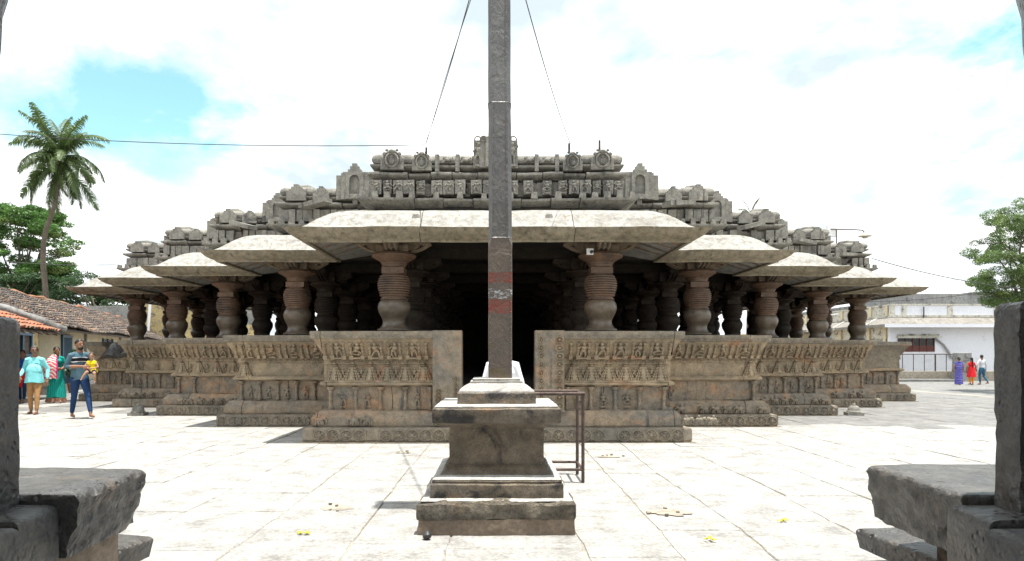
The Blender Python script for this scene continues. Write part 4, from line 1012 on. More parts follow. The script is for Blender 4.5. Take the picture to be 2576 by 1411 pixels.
for i in range(5): pipe('rafter', [hp(-8.0 + i * .75, -1.2, 2.06), hp(-8.0 + i * .75, .0, 2.5)], .03, orr, M['wood'], 5)
# corrugated shed roof behind
sh = thing('tin_shed', 'shed with pale corrugated sheet roof above the weathered tile roof', 'shed', hp(1, 5.5, 0))
b = MB(); n = 70
for i in range(n + 1):
    z = .03 * math.sin(i * 1.6)
    for (o, zz_) in ((3.5, 4.55), (6.5, 4.95)): b.v.append(tuple(hp(-9 + 10.5 * i / n, o, zz_ + z)))
for i in range(n): b.f.append((2 * i, 2 * i + 2, 2 * i + 3, 2 * i + 1)); b.m.append(0)
o_ = b.build('corrugated_sheet', M['conc'], sh, 60, recalc=False)
hbox('parapet', -9, 1.2, 3.9, 4.1, 4.75, 5.25, M['white'], sh); hbox('wall', -9, 1.2, 4.4, 6.2, 0, 4.5, M['conc'], sh)
# yellow stained house and salmon house behind
yh = thing('yellow_house', 'stained yellow rendered house wall with sloping black weathered top', 'house', (-25, 50, 0))
b = MB(); a0 = at(345, 740, 50); a1 = at(520, 795, 50)
poly = [(a0[0], 0), (a1[0] + 4, 0), (a1[0] + 4, 3.4), (a1[0], a1[2]), (at(420, 750, 50)[0], at(0, 752, 50)[2]), (a0[0], a0[2] - .2)]
b.prism(poly, 50, 50.4); b.build('wall', M['yellowwall'], yh)
b = MB(); b.prism([(poly[5][0], poly[5][1] + .004), (poly[4][0], poly[4][1] + .004), (poly[3][0], poly[3][1] + .004), (poly[3][0], poly[3][1] + .35), (poly[4][0], poly[4][1] + .3), (poly[5][0], poly[5][1] + .25)], 49.9, 50.5); b.rough(1.5, .1); b.build('coping', M['conc'], yh)
b = MB(); b.box((-30, 53, 2.6), (22, .4, 5.2)); b.build('boundary_wall', M['conc'], yh)
pipe('drain_pipe', [at(371, 850, 48), at(379, 745, 48)], .10, yh, M['white'])
sa = thing('salmon_house', 'salmon pink house glimpsed between the temple pillars', 'house', at(520, 850, 62))
b = MB(); b.box((at(530, 0, 62)[0], 64, 2.6), (7.5, 4, 5.4)); b.build('wall', M['salmon'], sa)
b = MB(); b.box((at(530, 0, 62)[0], 64, 5.37), (8, 4.6, .14)); b.build('roof', M['conc'], sa)
for i in range(3):
    w_ = hbox if False else None
    b = MB(); b.box((at(530, 0, 62)[0] - 2.2 + i * 2.1, 61.98, 3.3), (.9, .06, 1.2)); b.build('window', M['cable'], sa)
fh = thing('far_house', 'far pale yellow house with ornate parapet glimpsed between right side pillars', 'house', at(2010, 860, 60))
b = MB(); b.box((at(2020, 0, 60)[0], 63, 1.6), (9, 5, 3.4)); b.build('wall', M['cream'], fh)
for i in range(9):
    b = MB(); b.lathe([(.25, 0), (.28, .2), (.15, .4), (.22, .55), (.02, .8)], 8, (at(2020, 0, 60)[0] - 4.2 + i * 1.05, 60.7, 3.3)); b.build('parapet_knob', M['cream'], fh, 40)
pt = thing('potted_plant', 'leafy potted shrub standing against the cream house wall', 'plant', hp(-1.55, -.8, 0))
pp = hp(-1.55, -.8, 0)
b = MB(); b.lathe([(.15, 0), (.2, .3), (.23, .32), (.21, .34)], 12, pp); b.build('pot', TILE[3], pt, 40)
# ------------------------------------------------------------------ trees
def leafmat(name, c, tr=.25):
    m, N, L, P = newmat(name)
    v = N.new('ShaderNodeNewGeometry').outputs['Position']
    k = mixc(N, L, ramp(N, L, noi(N, L, v, .8, 5, .6), .35, .65), tuple(x * .65 for x in c), tuple(x * 1.35 for x in c))
    P.inputs['Roughness'].default_value = .55; L.new(k, P.inputs['Base Color'])
    t = N.new('ShaderNodeBsdfTranslucent'); L.new(k, t.inputs[0]); mxs = N.new('ShaderNodeMixShader'); mxs.inputs[0].default_value = tr
    L.new(P.outputs[0], mxs.inputs[1]); L.new(t.outputs[0], mxs.inputs[2]); L.new(mxs.outputs[0], N['Material Output'].inputs[0]); return m
M['leaf'] = leafmat('leaf_green', (.075, .17, .035), .35); M['leaf2'] = leafmat('leaf_olive', (.15, .215, .06), .4); M['leafp'] = leafmat('palm_leaf', (.075, .12, .035), .35); M['leaf3'] = leafmat('leaf_feathery', (.12, .19, .06), .4); M['leafd'] = leafmat('leaf_dark', (.04, .085, .03))
M['bark'] = stone('bark', (.16, .13, .10), (.10, .085, .07), bump=.8)
def leaves(name, clumps, n, size, mat, par, seed, flat=.6, asp=.35):
    r_ = np.random.default_rng(seed); w = np.array([c[1][0] * c[1][1] * c[1][2] for c in clumps]) ** .75; w /= w.sum()
    idx = r_.choice(len(clumps), n, p=w); C = np.array([c[0] for c in clumps])[idx]; Rr = np.array([c[1] for c in clumps])[idx]
    d = r_.normal(size=(n, 3)); d /= np.linalg.norm(d, axis=1)[:, None]; rad = r_.uniform(.25, 1, n) ** .45
    P = C + d * Rr * rad[:, None]
    a = r_.normal(size=(n, 3)); a[:, 2] *= flat; a /= np.linalg.norm(a, axis=1)[:, None]
    t = r_.normal(size=(n, 3)); bb = np.cross(a, t); bb /= np.linalg.norm(bb, axis=1)[:, None]
    s_ = size * r_.uniform(.6, 1.3, n)[:, None]
    V = np.stack([P - a * s_, P + bb * s_ * asp, P + a * s_, P - bb * s_ * asp], 1).reshape(-1, 3)
    c0 = P.mean(0); c0[2] = P[:, 2].min(); V -= c0
    me = bpy.data.meshes.new(name); me.from_pydata(V.tolist(), [], np.arange(4 * n).reshape(-1, 4).tolist()); me.materials.append(mat)
    return link(bpy.data.objects.new(name, me), par, T(Vector(c0)))
def limbs(par, base, tips, r0, seed):
    r_ = random.Random(seed); B = Vector(base)
    fork = B + Vector((r_.uniform(-.3, .3), 0, (max(t[2] for t in tips) - B.z) * .38))
    b = MB(); b.tube([B, B.lerp(fork, .5) + Vector((r_.uniform(-.2, .2), 0, 0)), fork], [r0 * 1.3, r0, r0 * .85], 9); b.build('trunk', M['bark'], par, 60)
    for t in tips:
        t = Vector(t); m_ = fork.lerp(t, .5) + Vector((r_.uniform(-.4, .4), r_.uniform(-.4, .4), r_.uniform(0, .6)))
        b = MB(); b.tube([fork - Vector((0, 0, .15)), fork.lerp(m_, .5), m_, t], [r0 * .5, r0 * .4, r0 * .28, r0 * .06], 6); b.build('limb', M['bark'], par, 60)
def clump_field(c, rad, n, cr, seed, flat=.55):
    r_ = random.Random(seed); out = []
    for i in range(n):
        a = r_.uniform(0, 6.28); q = r_.uniform(.3, 1) ** .6; z = r_.uniform(-1, 1)
        k = math.sqrt(max(0, 1 - z * z * .8)); s_ = cr * r_.uniform(.6, 1.25)
        out.append(((c[0] + rad[0] * q * k * math.cos(a), c[1] + rad[1] * q * k * math.sin(a), c[2] + rad[2] * z), (s_ * 1.3, s_ * 1.3, s_ * flat)))
    return out
def tree(name, lab, base, c, rad, ncl, cr, nl, size, mat, seed, r0=.3, flat=.55, asp=.35, mat2=None):
    t = thing(name, lab, 'tree', base); cl = clump_field(c, rad, ncl, cr, seed, flat)
    limbs(t, base, [x[0] for x in cl[:12]], r0, seed)
    leaves('crown', cl, nl, size, mat, t, seed, .6, asp)
    if mat2: leaves('young_foliage', clump_field(c, (rad[0] * .95, rad[1], rad[2] * .9), ncl // 4, cr * .8, seed + 9, flat), nl // 5, size, mat2, t, seed + 1, .6, asp)
    return t
q = at(60, 630, 66); tree('rain_tree', 'big spreading green tree with layered foliage behind the palm trunk', (q[0], 66, 0), (q[0] - .8, 66, q[2] - .2), (6.4, 4.5, 4.2), 150, .85, 52000, .16, M['leaf'], 4, .4, .5, .33, M['leaf2'])
q = at(10, 720, 60); tree('rain_tree', 'lower dark green tree just behind the tin shed', (q[0], 60, 0), (q[0] + 1, 60, q[2] - .8), (5.0, 3, 1.7), 45, .8, 14000, .16, M['leafd'], 14, .3, .42)
q = at(250, 735, 62); tree('thorn_tree', 'feathery grey green tree behind the long tiled roof', (q[0], 62, 0), (q[0], 62, q[2] - .4), (4.6, 2.5, 2.0), 60, .6, 16000, .11, M['leafd'], 24, .25, .5, .25)
q = at(330, 760, 70); tree('thorn_tree', 'low round green tree behind the grey boundary wall', (q[0], 70, 0), (q[0], 70, q[2] - .6), (4.0, 2.5, 1.7), 22, .8, 6000, .2, M['leafd'], 34, .25, .5)
q = at(2545, 650, 30); tree('tamarind_tree', 'feathery light green tree overhanging the white building', (q[0] + 1.5, 31, -.28), (q[0] + 1.0, 30.5, q[2] + .1), (2.3, 2, 2.4), 170, .30, 75000, .045, M['leaf3'], 44, .16, .75, .33, M['leaf2'])
q = at(1880, 521, 60); t = thing('far_palm', 'tip of a far palm just showing over the temple roof', 'tree', (q[0], 60, 0))
b = MB(); b.tube([(q[0], 60, 0), (q[0] + .3, 60, q[2] - .7)], [.2, .14], 8); b.build('trunk', M['bark'], t, 60)
def frond_mesh(L_, droop, seed, wid=.62):
    r_ = random.Random(seed); b = MB(); n = 34; pts = []
    for i in range(n + 1):
        u = i / n; an = droop[0] + (droop[1] - droop[0]) * u ** 1.2
        pts.append(pts[-1] + Vector((math.cos(an), 0, math.sin(an))) * (L_ / n) if pts else Vector((0, 0, 0)))
    b.tube(pts, [.05 * (1 - .9 * i / n) for i in range(n + 1)], 5)
    for i in range(3, n):
        u = i / n; w = wid * (math.sin(math.pi * min(1, .12 + u * .86)) ** .6) * r_.uniform(.8, 1.1)
        tg = (pts[i + 1] - pts[i]).normalized()
        for k in range(2):
            for s_ in (-1, 1):
                if r_.random() < .06: continue
                p = pts[i].lerp(pts[i + 1], k * .5); sag = r_.uniform(.3, 1.15)
                side_ = Vector((0, s_, 0)); tip = p + side_ * w * .82 + tg * w * .55 + Vector((0, 0, -w * sag)); mid_ = p + side_ * w * .45 + tg * w * .25 + Vector((0, 0, -w * sag * .22))
                wv = tg * .036
                b.add([p - wv, p + wv, mid_ + wv, mid_ - wv, tip], [(0, 1, 2, 3), (3, 2, 4)])
    return b.mesh('frond', M['leafp'], None, False)
D = 56; c = at(152, 398, D)
palm = thing('coconut_palm', 'tall coconut palm with leaning bare trunk behind the tiled houses', 'palm tree', at(118, 900, D))
pts = [at(u, v_, D) for u, v_ in ((126, 930), (120, 800), (116, 750), (108, 653), (110, 610), (116, 575), (128, 545), (138, 515), (146, 460), (152, 410))]
b = MB(); b.tube(pts, [.27, .24, .21, .195, .19, .18, .17, .16, .16, .16], 10); b.build('trunk', M['bark'], palm, 60)
FR = [frond_mesh(4.3, d, i, .8) for i, d in enumerate(((1.45, .7), (1.0, -.6), (.5, -1.2), (.1, -1.35), (-.4, -1.5), (-1.0, -1.8)))]
rp = random.Random(3)
for i in range(50):
    el = i % 6; a = i * 2.399 + rp.uniform(-.5, .5); s_ = rp.uniform(.72, 1.1)
    inst('frond', FR[el], palm, T(Vector(c) + Vector((0, 0, .35 - el * .14))) @ RZ(a) @ Matrix.Rotation(rp.uniform(-.7, .7), 4, 'X') @ Matrix.Rotation(rp.uniform(-.15, .25), 4, 'Y') @ Matrix.Scale(s_, 4))
for i in range(8):
    b = MB(); b.ell((c[0] + .42 * math.cos(i * .8), c[1] + .42 * math.sin(i * .8), c[2] - .45 - .1 * (i % 3)), (.15, .15, .18), 8, 6); b.build('coconut', M['leaf2'], palm, 60)
for i in range(9): inst('frond', FR[i % 4], t, T((q[0] + .3, 60, q[2] - .75)) @ RZ(i * .7) @ Matrix.Scale(.4, 4))
# shrub leaves for the pot
leaves('foliage', [((pp.x, pp.y, 1.0), (.28, .28, .5)), ((pp.x + .1, pp.y, 1.35), (.25, .25, .3))], 500, .075, M['leafd'], pt, 3, .8, .4)
b = MB(); b.tube([pp + Vector((0, 0, .3)), pp + Vector((.05, 0, 1.2))], [.03, .015], 6); b.build('stem', M['bark'], pt)
# ------------------------------------------------------------------ white building on the right
M['whitew'] = stone('white_limewash', (.74, .76, .82), (.70, .72, .78), (.60, .62, .67), (.6, .72), (.55, .45, .33), (.75, .82), rough=.9, bump=.05, fine=20, con=.2)
M['whited'] = stone('stained_white_wall', (.60, .58, .50), (.52, .50, .44), (.16, .155, .15), (.54, .64), (.36, .33, .26), (.58, .68), rough=.9, bump=.2, streak=(.14, .135, .13))
M['slope'] = stone('mossy_concrete', (.27, .25, .225), (.19, .18, .165), (.42, .40, .37), (.6, .7), (.11, .105, .10), (.58, .68), bump=.5)
M['maroon'] = plain('maroon_board', (.10, .028, .022), .6)
M['glassd'] = plain('dark_pane', (.012, .013, .015), .25, spec=.6)
X0, Y0, G0 = 27.9, 48.0, -.3
wb = thing('white_building', 'long white two level building with sloping concrete sunshade and louvred window', 'building', (X0 + 7, Y0 + 6, G0))
def wbox(name, x0, x1, y0, y1, z0, z1, mat, par=wb): b = MB(); b.box(((x0 + x1) / 2, (y0 + y1) / 2, (z0 + z1) / 2), (x1 - x0, y1 - y0, z1 - z0)); return b.build(name, mat, par)
wbox('front_wall', X0, X0 + 16, Y0, Y0 + .3, G0, 4.1, M['whitew'])
wbox('side_wall', X0 + .02, X0 + .32, Y0 + .302, Y0 + 24, G0, 4.1, M['whited'])
wbox('roof', X0 + .33, X0 + 16, Y0 + .32, Y0 + 24, 3.9, 4.08, M['conc'])
def sunshade(name, A, B, n, mat):
    b = MB(); A = Vector(A); B = Vector(B); n = Vector(n); d = (B - A).normalized()
    prof = [(0, 4.05), (.95, 3.52), (.95, 3.33), (.85, 3.33), (.0, 3.75)]
    vs = [p + n * o + d * (-o if i == 0 else 0) + Vector((0, 0, z)) for i, p in enumerate((A, B)) for o, z in prof]
    b.add(vs, [(0, 1, 2, 3, 4), (9, 8, 7, 6, 5)] + [(k, 5 + k, 5 + (k + 1) % 5, (k + 1) % 5) for k in range(5)]); return b.build(name, mat, wb)
sunshade('sunshade', (X0, Y0 - .003, 0), (X0 + 16, Y0 - .003, 0), (0, -1, 0), M['slope'])
sunshade('sunshade', (X0 - .003, Y0, 0), (X0 - .003, Y0 + 24, 0), (-1, 0, 0), M['slope'])
wbox('fascia', X0 - .93, X0 + 16, Y0 - .985, Y0 - .955, 3.30, 3.53, M['whitew'])
for i in range(10):
    y = Y0 + 1.4 + i * 2.3; b = MB(); b.add([(X0 - o, y + e, z + .03) for e in (0, .28) for o, z in ((.0, 4.06), (.97, 3.53), (.97, 3.3), (0, 3.8))], [(0, 1, 2, 3), (7, 6, 5, 4), (0, 4, 5, 1), (1, 5, 6, 2)]); b.build('shade_rib', M['whited'], wb)
wbox('parapet', X0 + .05, X0 + 16, Y0 + .05, Y0 + .2, 4.102, 4.9, M['whitew'])
wbox('parapet', X0 + .05, X0 + .2, Y0 + .202, Y0 + 24, 4.102, 4.88, M['whited'])
wbox('parapet_rail', X0 - .02, X0 + 16, Y0 - .02, Y0 + .26, 4.902, 5.0, M['whited']); wbox('parapet_rail', X0 - .02, X0 + .26, Y0 + .262, Y0 + 24, 4.882, 4.98, M['whited'])
wbox('parapet_foot', X0 - .05, X0 + 16, Y0 - .06, Y0 + .04, 4.06, 4.2, M['whited'])
for x in (0, .85, 4.1, 7.4, 10.6): wbox('parapet_post', X0 + x, X0 + x + .34, Y0 - .01, Y0 + .04, 4.21, 4.9, M['whited'])
for i in range(9): wbox('parapet_post', X0 - .03, X0 + .04, Y0 + .3 + i * 2.1, Y0 + .6 + i * 2.1, 4.15, 4.88, M['cream'])
wbox('upper_wall', X0 + 5.6, X0 + 16, Y0 + 6.5, Y0 + 14, 4.1, 6.3, M['conc']); wbox('upper_wall', X0 + .8, X0 + 5.58, Y0 + 6.52, Y0 + 24, 4.1, 5.35, M['conc'])
wbox('upper_coping', X0 + 10.2, X0 + 16, Y0 + 6.35, Y0 + 14, 6.302, 6.42, M['conc'])
wx0, wx1 = at(2258, 0, Y0)[0], at(2350, 0, Y0)[0]
wn = wbox('window', wx0, wx1, Y0 - .02, Y0 - .004, 1.6, 2.55, M['glassd'])
wbox('shutter_panel', wx0 + .02, wx1 - .02, Y0 - .045, Y0 - .022, 1.6, 2.03, M['maroon'], wn)
for i in range(6): x = wx0 + (wx1 - wx0 - .06) * i / 5; wbox('mullion', x, x + .06, Y0 - .075, Y0 - .046, 1.6, 2.55, M['maroon'], wn)
for i in range(5):
    for j in range(5):
        x = wx0 + (wx1 - wx0 - .06) * i / 5 + .07; b = MB(); b.box((x + .22, Y0 - .04, 2.08 + j * .095), (.44, .035, .012), Matrix.Rotation(.6, 3, 'X')); b.build('louvre', M['glassd'], wn)
wbox('window_hood', wx0 - .1, wx1 + .35, Y0 - .40, Y0 - .004, 2.60, 2.68, M['whited']); wbox('sign_board', wx0, wx1 + .32, Y0 - .08, Y0 - .006, 2.69, 2.86, M['whited'])
wbox('band', X0 - .06, X0 + .012, Y0 + .4, Y0 + 24, 2.35, 2.5, M['conc'])
for i in range(10): wbox('side_pier', X0 - .10, X0 + .012, Y0 + .4 + i * 2.1, Y0 + .75 + i * 2.1, G0, 3.6, M['cream'])
for i in range(9): wbox('window', X0 - .03, X0 + .015, Y0 + 1.1 + i * 2.1, Y0 + 2.2 + i * 2.1, .9, 2.2, M['maroon'])
pipe('downpipe', [at(2324, 771, Y0 - .1), at(2324, 798, Y0 - .1)], .04, wb, M['cable'])
b = MB(); b.tube([Vector(at(2352, 850, Y0 - .12)), Vector(at(2372, 868, Y0 - .12)), Vector(at(2384, 882, Y0 - .12)), Vector(at(2398, 903, Y0 - .12))], .07, 7); b.rough(6, .05); b.build('drain_pipe', M['conc'], wb, 60)
# low wall, wire fence and stone post
lw = thing('low_wall', 'low mud plastered wall in front of the white building', 'wall', (at(2330, 0, 43.5)[0], 43.5, -.3))
b = MB(); b.box((at(2320, 0, 43.5)[0], 43.5, .02), (10.5, .5, .66)); b.rough(1.5, .03); b.build('wall_body', M['grout'], lw)
b = MB(); b.box((at(2270, 0, 42.4)[0], 42.4, -.22), (6.5, 1.2, .16)); b.build('kerb', M['flagdark'], lw)
fe = thing('wire_fence', 'thin wire mesh fence with iron posts along the low wall', 'fence', (at(2330, 0, 43.5)[0], 43.5, .3))
x0, x1 = at(2215, 0, 43.5)[0], at(2408, 0, 43.5)[0]
for i in range(8): x = x0 + (x1 - x0) * i / 7; pipe('post', [(x, 43.5, .3), (x, 43.5, 1.44)], .025 if i != 5 else .05, fe, M['iron'], 6)
pipe('rail', [(x0, 43.5, 1.43), (x1, 43.5, 1.43)], .03, fe, M['iron'], 6)
b = MB()
for i in range(60):
    x = x0 + (x1 - x0) * i / 60; b.tube([(x, 43.5, .35), (min(x1, x + .6), 43.5, 1.4)], .004, 3); b.tube([(x, 43.5, 1.4), (min(x1, x + .6), 43.5, .35)], .004, 3)
tag(b.build('wire_mesh', M['conc'], fe), kind='stuff')
st = thing('stone_post', 'stubby grey stone block standing behind the walking group', 'stone post', (at(2419, 0, 42.5)[0], 42.5, -.3))
b = MB(); b.box((at(2419, 0, 42.5)[0], 42.5, .6), (.85, .6, 1.8), None, .95); b.rough(2, .05); b.build('stone_block', M['conc'], st)
lp = thing('lamp_post', 'light blue street lamp post with flat white head beyond the pillars', 'street lamp', at(2087, 960, 38))
pipe('post', [at(2087, 945, 38), at(2087, 795, 38)], .07, lp, plain('sky_blue_paint', (.12, .38, .62), .5))
b = MB(); p = Vector(at(2086, 792, 38)); b.box(p, (.85, .4, .07), Matrix.Rotation(-.12, 3, 'Y')); b.build('lamp_head', M['white'], lp)
l2 = thing('wall_lamp', 'small white bulb lamp on the temple side of the white building', 'lamp', at(2185, 730, 46))
p = at(2185, 730, 46); b = MB(); b.lathe([(.05, -.2), (.3, -.15), (.38, 0), (.2, .12), (.05, .16)], 12, p); b.build('lamp_globe', M['white'], l2, 60)
pipe('bracket', [p, (X0 + .0, 50, p[2] + .1)], .03, l2, M['iron'])
# ------------------------------------------------------------------ people
SKIN = plain('skin', (.26, .135, .085), .5, var=.08, bump=.03); SKIN2 = plain('skin_light', (.36, .20, .13), .5, var=.08, bump=.03)
HAIR = plain('hair', (.012, .010, .009), .45, var=.2); HAIRG = plain('hair_greying', (.06, .055, .05), .6, var=.5, scale=60)
def cloth(name, c, var=.12, stripes=None, scale=14):
    m, N, L, P = newmat(name)
    tcn = N.new('ShaderNodeTexCoord').outputs['Object']; n = noi(N, L, tcn, scale, 5, .6)
    k = mixc(N, L, 1.0, c, ramp(N, L, n, .3, .7, (1 - var,) * 3, (1 + var,) * 3), 'MULTIPLY')
    if stripes:
        w = N.new('ShaderNodeTexWave'); w.inputs['Scale'].default_value = stripes[1]; w.inputs['Distortion'].default_value = stripes[2]; w.inputs['Detail'].default_value = 2; w.bands_direction = stripes[3]; L.new(tcn, w.inputs[0])
        k = mixc(N, L, ramp(N, L, w.outputs['Fac'], .55, .7), k, stripes[0])
    L.new(k, P.inputs['Base Color']); P.inputs['Roughness'].default_value = .85; P.inputs['Specular IOR Level'].default_value = .15
    w2 = noi(N, L, tcn, 9, 4, .55, .8, (1, 1, .45)); bp = N.new('ShaderNodeBump'); bp.inputs['Strength'].default_value = .6; bp.inputs['Distance'].default_value = .03; L.new(w2, bp.inputs['Height']); L.new(bp.outputs[0], P.inputs['Normal'])
    return m
def V3(*a): return Vector(a)
def body_mesh(caps, mats, blobs=(), voxel=.011, lean=(0, 0, 0), neckz=1.43):
    """caps: (points, radii, flatten, material index); blobs: (centre, radii, material index)"""
    b = MB()
    for pts, rad, fl, mi in caps: b.tube(pts, rad, 12, fl)
    for c, r, mi in blobs: b.ell(c, r, 14, 10)
    me = bpy.data.meshes.new('tmp'); me.from_pydata(b.v, [], b.f)
    bm = bmesh.new(); bm.from_mesh(me); bmesh.ops.recalc_face_normals(bm, faces=bm.faces); bm.to_mesh(me); bm.free()
    o = bpy.data.objects.new('tmp', me); col.objects.link(o)
    r = o.modifiers.new('r', 'REMESH'); r.mode = 'VOXEL'; r.voxel_size = voxel
    s = o.modifiers.new('s', 'SMOOTH'); s.iterations = 3; s.factor = .5
    dg = bpy.context.evaluated_depsgraph_get(); out = bpy.data.meshes.new_from_object(o.evaluated_get(dg)); bpy.data.objects.remove(o)
    n = len(out.polygons); C = np.empty(n * 3); out.polygons.foreach_get('center', C); C = C.reshape(-1, 3)
    best = np.full(n, 1e9); idx = np.zeros(n, int)
    for pts, rad, fl, mi in caps:
        if not isinstance(rad, (list, tuple)): rad = [rad] * len(pts)
        for i in range(len(pts) - 1):
            a = np.array(pts[i]); d = np.array(pts[i + 1]) - a; t = np.clip(((C - a) @ d) / (d @ d), 0, 1)
            dist = np.linalg.norm(C - a - t[:, None] * d, axis=1) / (rad[i] * (1 - t) + rad[i + 1] * t)
            m_ = dist < best; best[m_] = dist[m_]; idx[m_] = mi
    for c, r, mi in blobs:
        dist = np.linalg.norm((C - np.array(c)) / np.array(r), axis=1); m_ = dist < best; best[m_] = dist[m_]; idx[m_] = mi
    x_, y_, z_ = C[:, 0], C[:, 1], C[:, 2]
    idx[(z_ > neckz) & (np.hypot(x_ - lean[0], y_ - lean[1]) < .085)] = 0
    idx[(idx == 1) & (z_ < .985) & (np.abs(x_) < .185)] = 2
    for m_ in mats: out.materials.append(m_)
    out.polygons.foreach_set('material_index', idx.astype(np.int32)); out.polygons.foreach_set('use_smooth', [True] * n); out.name = 'body'
    return out
def hand(caps, w, dirv, curl, side, mi):
    d = Vector(dirv).normalized(); sx = d.cross(Vector((0, 1, 0))); sx = sx.normalized() if sx.length > .2 else Vector((1, 0, 0)); up = sx.cross(d)
    w = Vector(w); caps.append(([w, w + d * .05, w + d * .085], [.027, .036, .03], .55, mi))
    for k in range(4):
        o = sx * (k - 1.5) * .019; L_ = (.07, .08, .075, .06)[k]; p0 = w + d * .08 + o; p1 = p0 + d * L_ * .55 + up * curl * .03; p2 = p1 + d * L_ * .4 + up * curl * .045
        caps.append(([p0, p1, p2], [.0105, .010, .0085], 1, mi))
    q = w + d * .03 + sx * side * .028; caps.append(([q, q + d * .03 + sx * side * .025 + up * curl * .02, q + d * .06 + sx * side * .03 + up * curl * .04], [.014, .012, .009], 1, mi))
def person(label, loc, yaw, H, pose, mats, group, hair=HAIR, belly=0, female=False, slim=1.0, sleeve='long', headyaw=0, child=False, trouser=True, foot_mat=0):
    """mats: skin, top, bottom. Faces -y before yaw. joints at H = 1.72"""
    t = thing('person', label, 'person', loc, yaw, group); S = H / 1.72; W0 = WM[t.name]; W = W0 @ Matrix.Scale(S, 4)
    g = dict(kl=V3(.10, -.03, .48), al=V3(.10, .02, .08), kr=V3(-.10, -.03, .48), ar=V3(-.10, .02, .08), el=V3(.225, .03, 1.13), wl=V3(.235, -.05, .89), er=V3(-.225, .03, 1.13), wr=V3(-.235, -.05, .89), lean=V3(0, 0, 0), dl=V3(0, -.2, -1), dr=V3(0, -.2, -1)); g.update(pose)
    k = slim; sw = .150 if female else .172; ln = g['lean']
    caps = [([V3(0, 0, .88), V3(0, 0, 1.0), V3(0, 0, 1.12) + ln * .4, V3(0, 0, 1.28) + ln * .8, V3(0, 0, 1.40) + ln, V3(0, 0, 1.45) + ln], [.155 * k, .15 * k, .142 * k, .16 * k, .125 * k, .06], .66, 1)]
    for s, kn, an in ((1, g['kl'], g['al']), (-1, g['kr'], g['ar'])):
        hip = V3(s * .08, 0, .90); bag = 1.08 if trouser else .95
        cut = kn.lerp(an, .88)
        if not trouser:
            caps.append(([hip, hip.lerp(kn, .55)], [.10 * k, .09 * k], 1, 2)); caps.append(([hip.lerp(kn, .55), kn, kn.lerp(an, .4), an], [.078 * k, .062, .06, .042], 1, 0))
        else: caps.append(([hip, hip.lerp(kn, .5), kn, kn.lerp(an, .4), cut], [.092 * k * bag, .080 * k * bag, .058 * bag, .054 * bag, .042 * bag], 1, 2))
        caps.append(([cut, an], [.040, .036], 1, 0))
        fy = an + V3(0, -.13, -.05); caps.append(([an + V3(0, .035, -.045), an + V3(0, -.03, -.04), fy, fy + V3(s * .01, -.07, -.008)], [.034, .038, .034, .022], .8, foot_mat))
    for s, e, w, dd, in ((1, g['el'], g['wl'], g['dl']), (-1, g['er'], g['wr'], g['dr'])):
        sh = V3(s * sw, 0, 1.365) + ln
        if sleeve == 'long':
            wc = e.lerp(w, .82); caps.append(([V3(s * .06, 0, 1.405) + ln, sh, sh.lerp(e, .5), e, wc], [.055, .062 * k, .056, .050, .042], 1, 1)); caps.append(([wc, w], [.032, .028], 1, 0))
        elif sleeve == 'half':
            wc = e.lerp(w, .25); caps.append(([V3(s * .06, 0, 1.405) + ln, sh, sh.lerp(e, .5), e, wc], [.055, .062 * k, .058, .052, .048], 1, 1)); caps.append(([wc, e.lerp(w, .6), w], [.044, .040, .028], 1, 0))
        else:
            wc = sh.lerp(e, .5 if sleeve == 'short' else .05); caps.append(([V3(s * .06, 0, 1.405) + ln, sh, wc], [.05, .055, .052], 1, 1)); caps.append(([wc, e, e.lerp(w, .4), w], [.048, .042, .040, .027], 1, 0))
        hand(caps, w, dd, .6, -s if dd.z < -.5 else s, 0)
    hs = 1.45 if child else 1.0; hc = V3(0, -.015, 1.595 + (.06 if child else 0)) + ln
    caps.append(([V3(0, .01, 1.42) + ln, hc + V3(0, .02, -.06)], [.058, .056], 1, 0))
    Rh = Matrix.Rotation(headyaw, 3, 'Z'); hv = lambda x, y, z: hc + Rh @ V3(x, y, z) * hs
    blobs = [(hv(0, .01, .025), (.077 * hs, .094 * hs, .10 * hs), 0), (hv(0, -.03, -.055), (.056 * hs, .06 * hs, .062 * hs), 0), (hv(0, -.098, -.01), (.014 * hs, .02 * hs, .024 * hs), 0), (hv(.078, .015, -.005), (.012 * hs, .02 * hs, .03 * hs), 0), (hv(-.078, .015, -.005), (.012 * hs, .02 * hs, .03 * hs), 0), (hv(0, -.085, -.06), (.024 * hs, .014 * hs, .012 * hs), 0)]
    if belly: blobs.append((V3(0, -.06, 1.08) + ln * .4, (.185, .17 * belly, .2), 1))
    if female: blobs += [(V3(s * .07, -.095, 1.27) + ln, (.065, .06, .07), 1) for s in (-1, 1)]
    me = body_mesh(caps, mats, blobs, lean=ln); bo = inst('body', me, t, W)
    def kid(nm, fn, mat, sm=60):
        b = MB(); fn(b); return inst(nm, b.mesh(nm, mat, sm), t, W)
    def hairf(b):
        n0 = len(b.v); b.ell((0, .018, .036), (.085, .100, .102), 22, 18)
        b.v = [tuple(hc + Rh @ (V3(*p) * hs)) for p in [(x, y, z) if not (z < (.092 + .012 * math.sin(x * 60)) - max(0, y + .075) * 1.25) else (x * .80, y * .80 if y < 0 else y * .9, z * .9) for x, y, z in b.v[n0:]]]
    kid('hair', hairf, hair)
    for s in (-1, 1): kid('eye', lambda b: b.ell(hv(s * .032, -.082, .012), (.012 * hs, .008 * hs, .006 * hs), 8, 5), HAIR); kid('eyebrow', lambda b: b.tube([hv(s * .05, -.078, .036), hv(s * .03, -.086, .042), hv(s * .014, -.086, .036)], .005, 5), HAIR)
    return t, W, hc, hv, kid, ln
GL = 'family walking barefoot across the paving'; GR = 'people walking away beyond the temple'
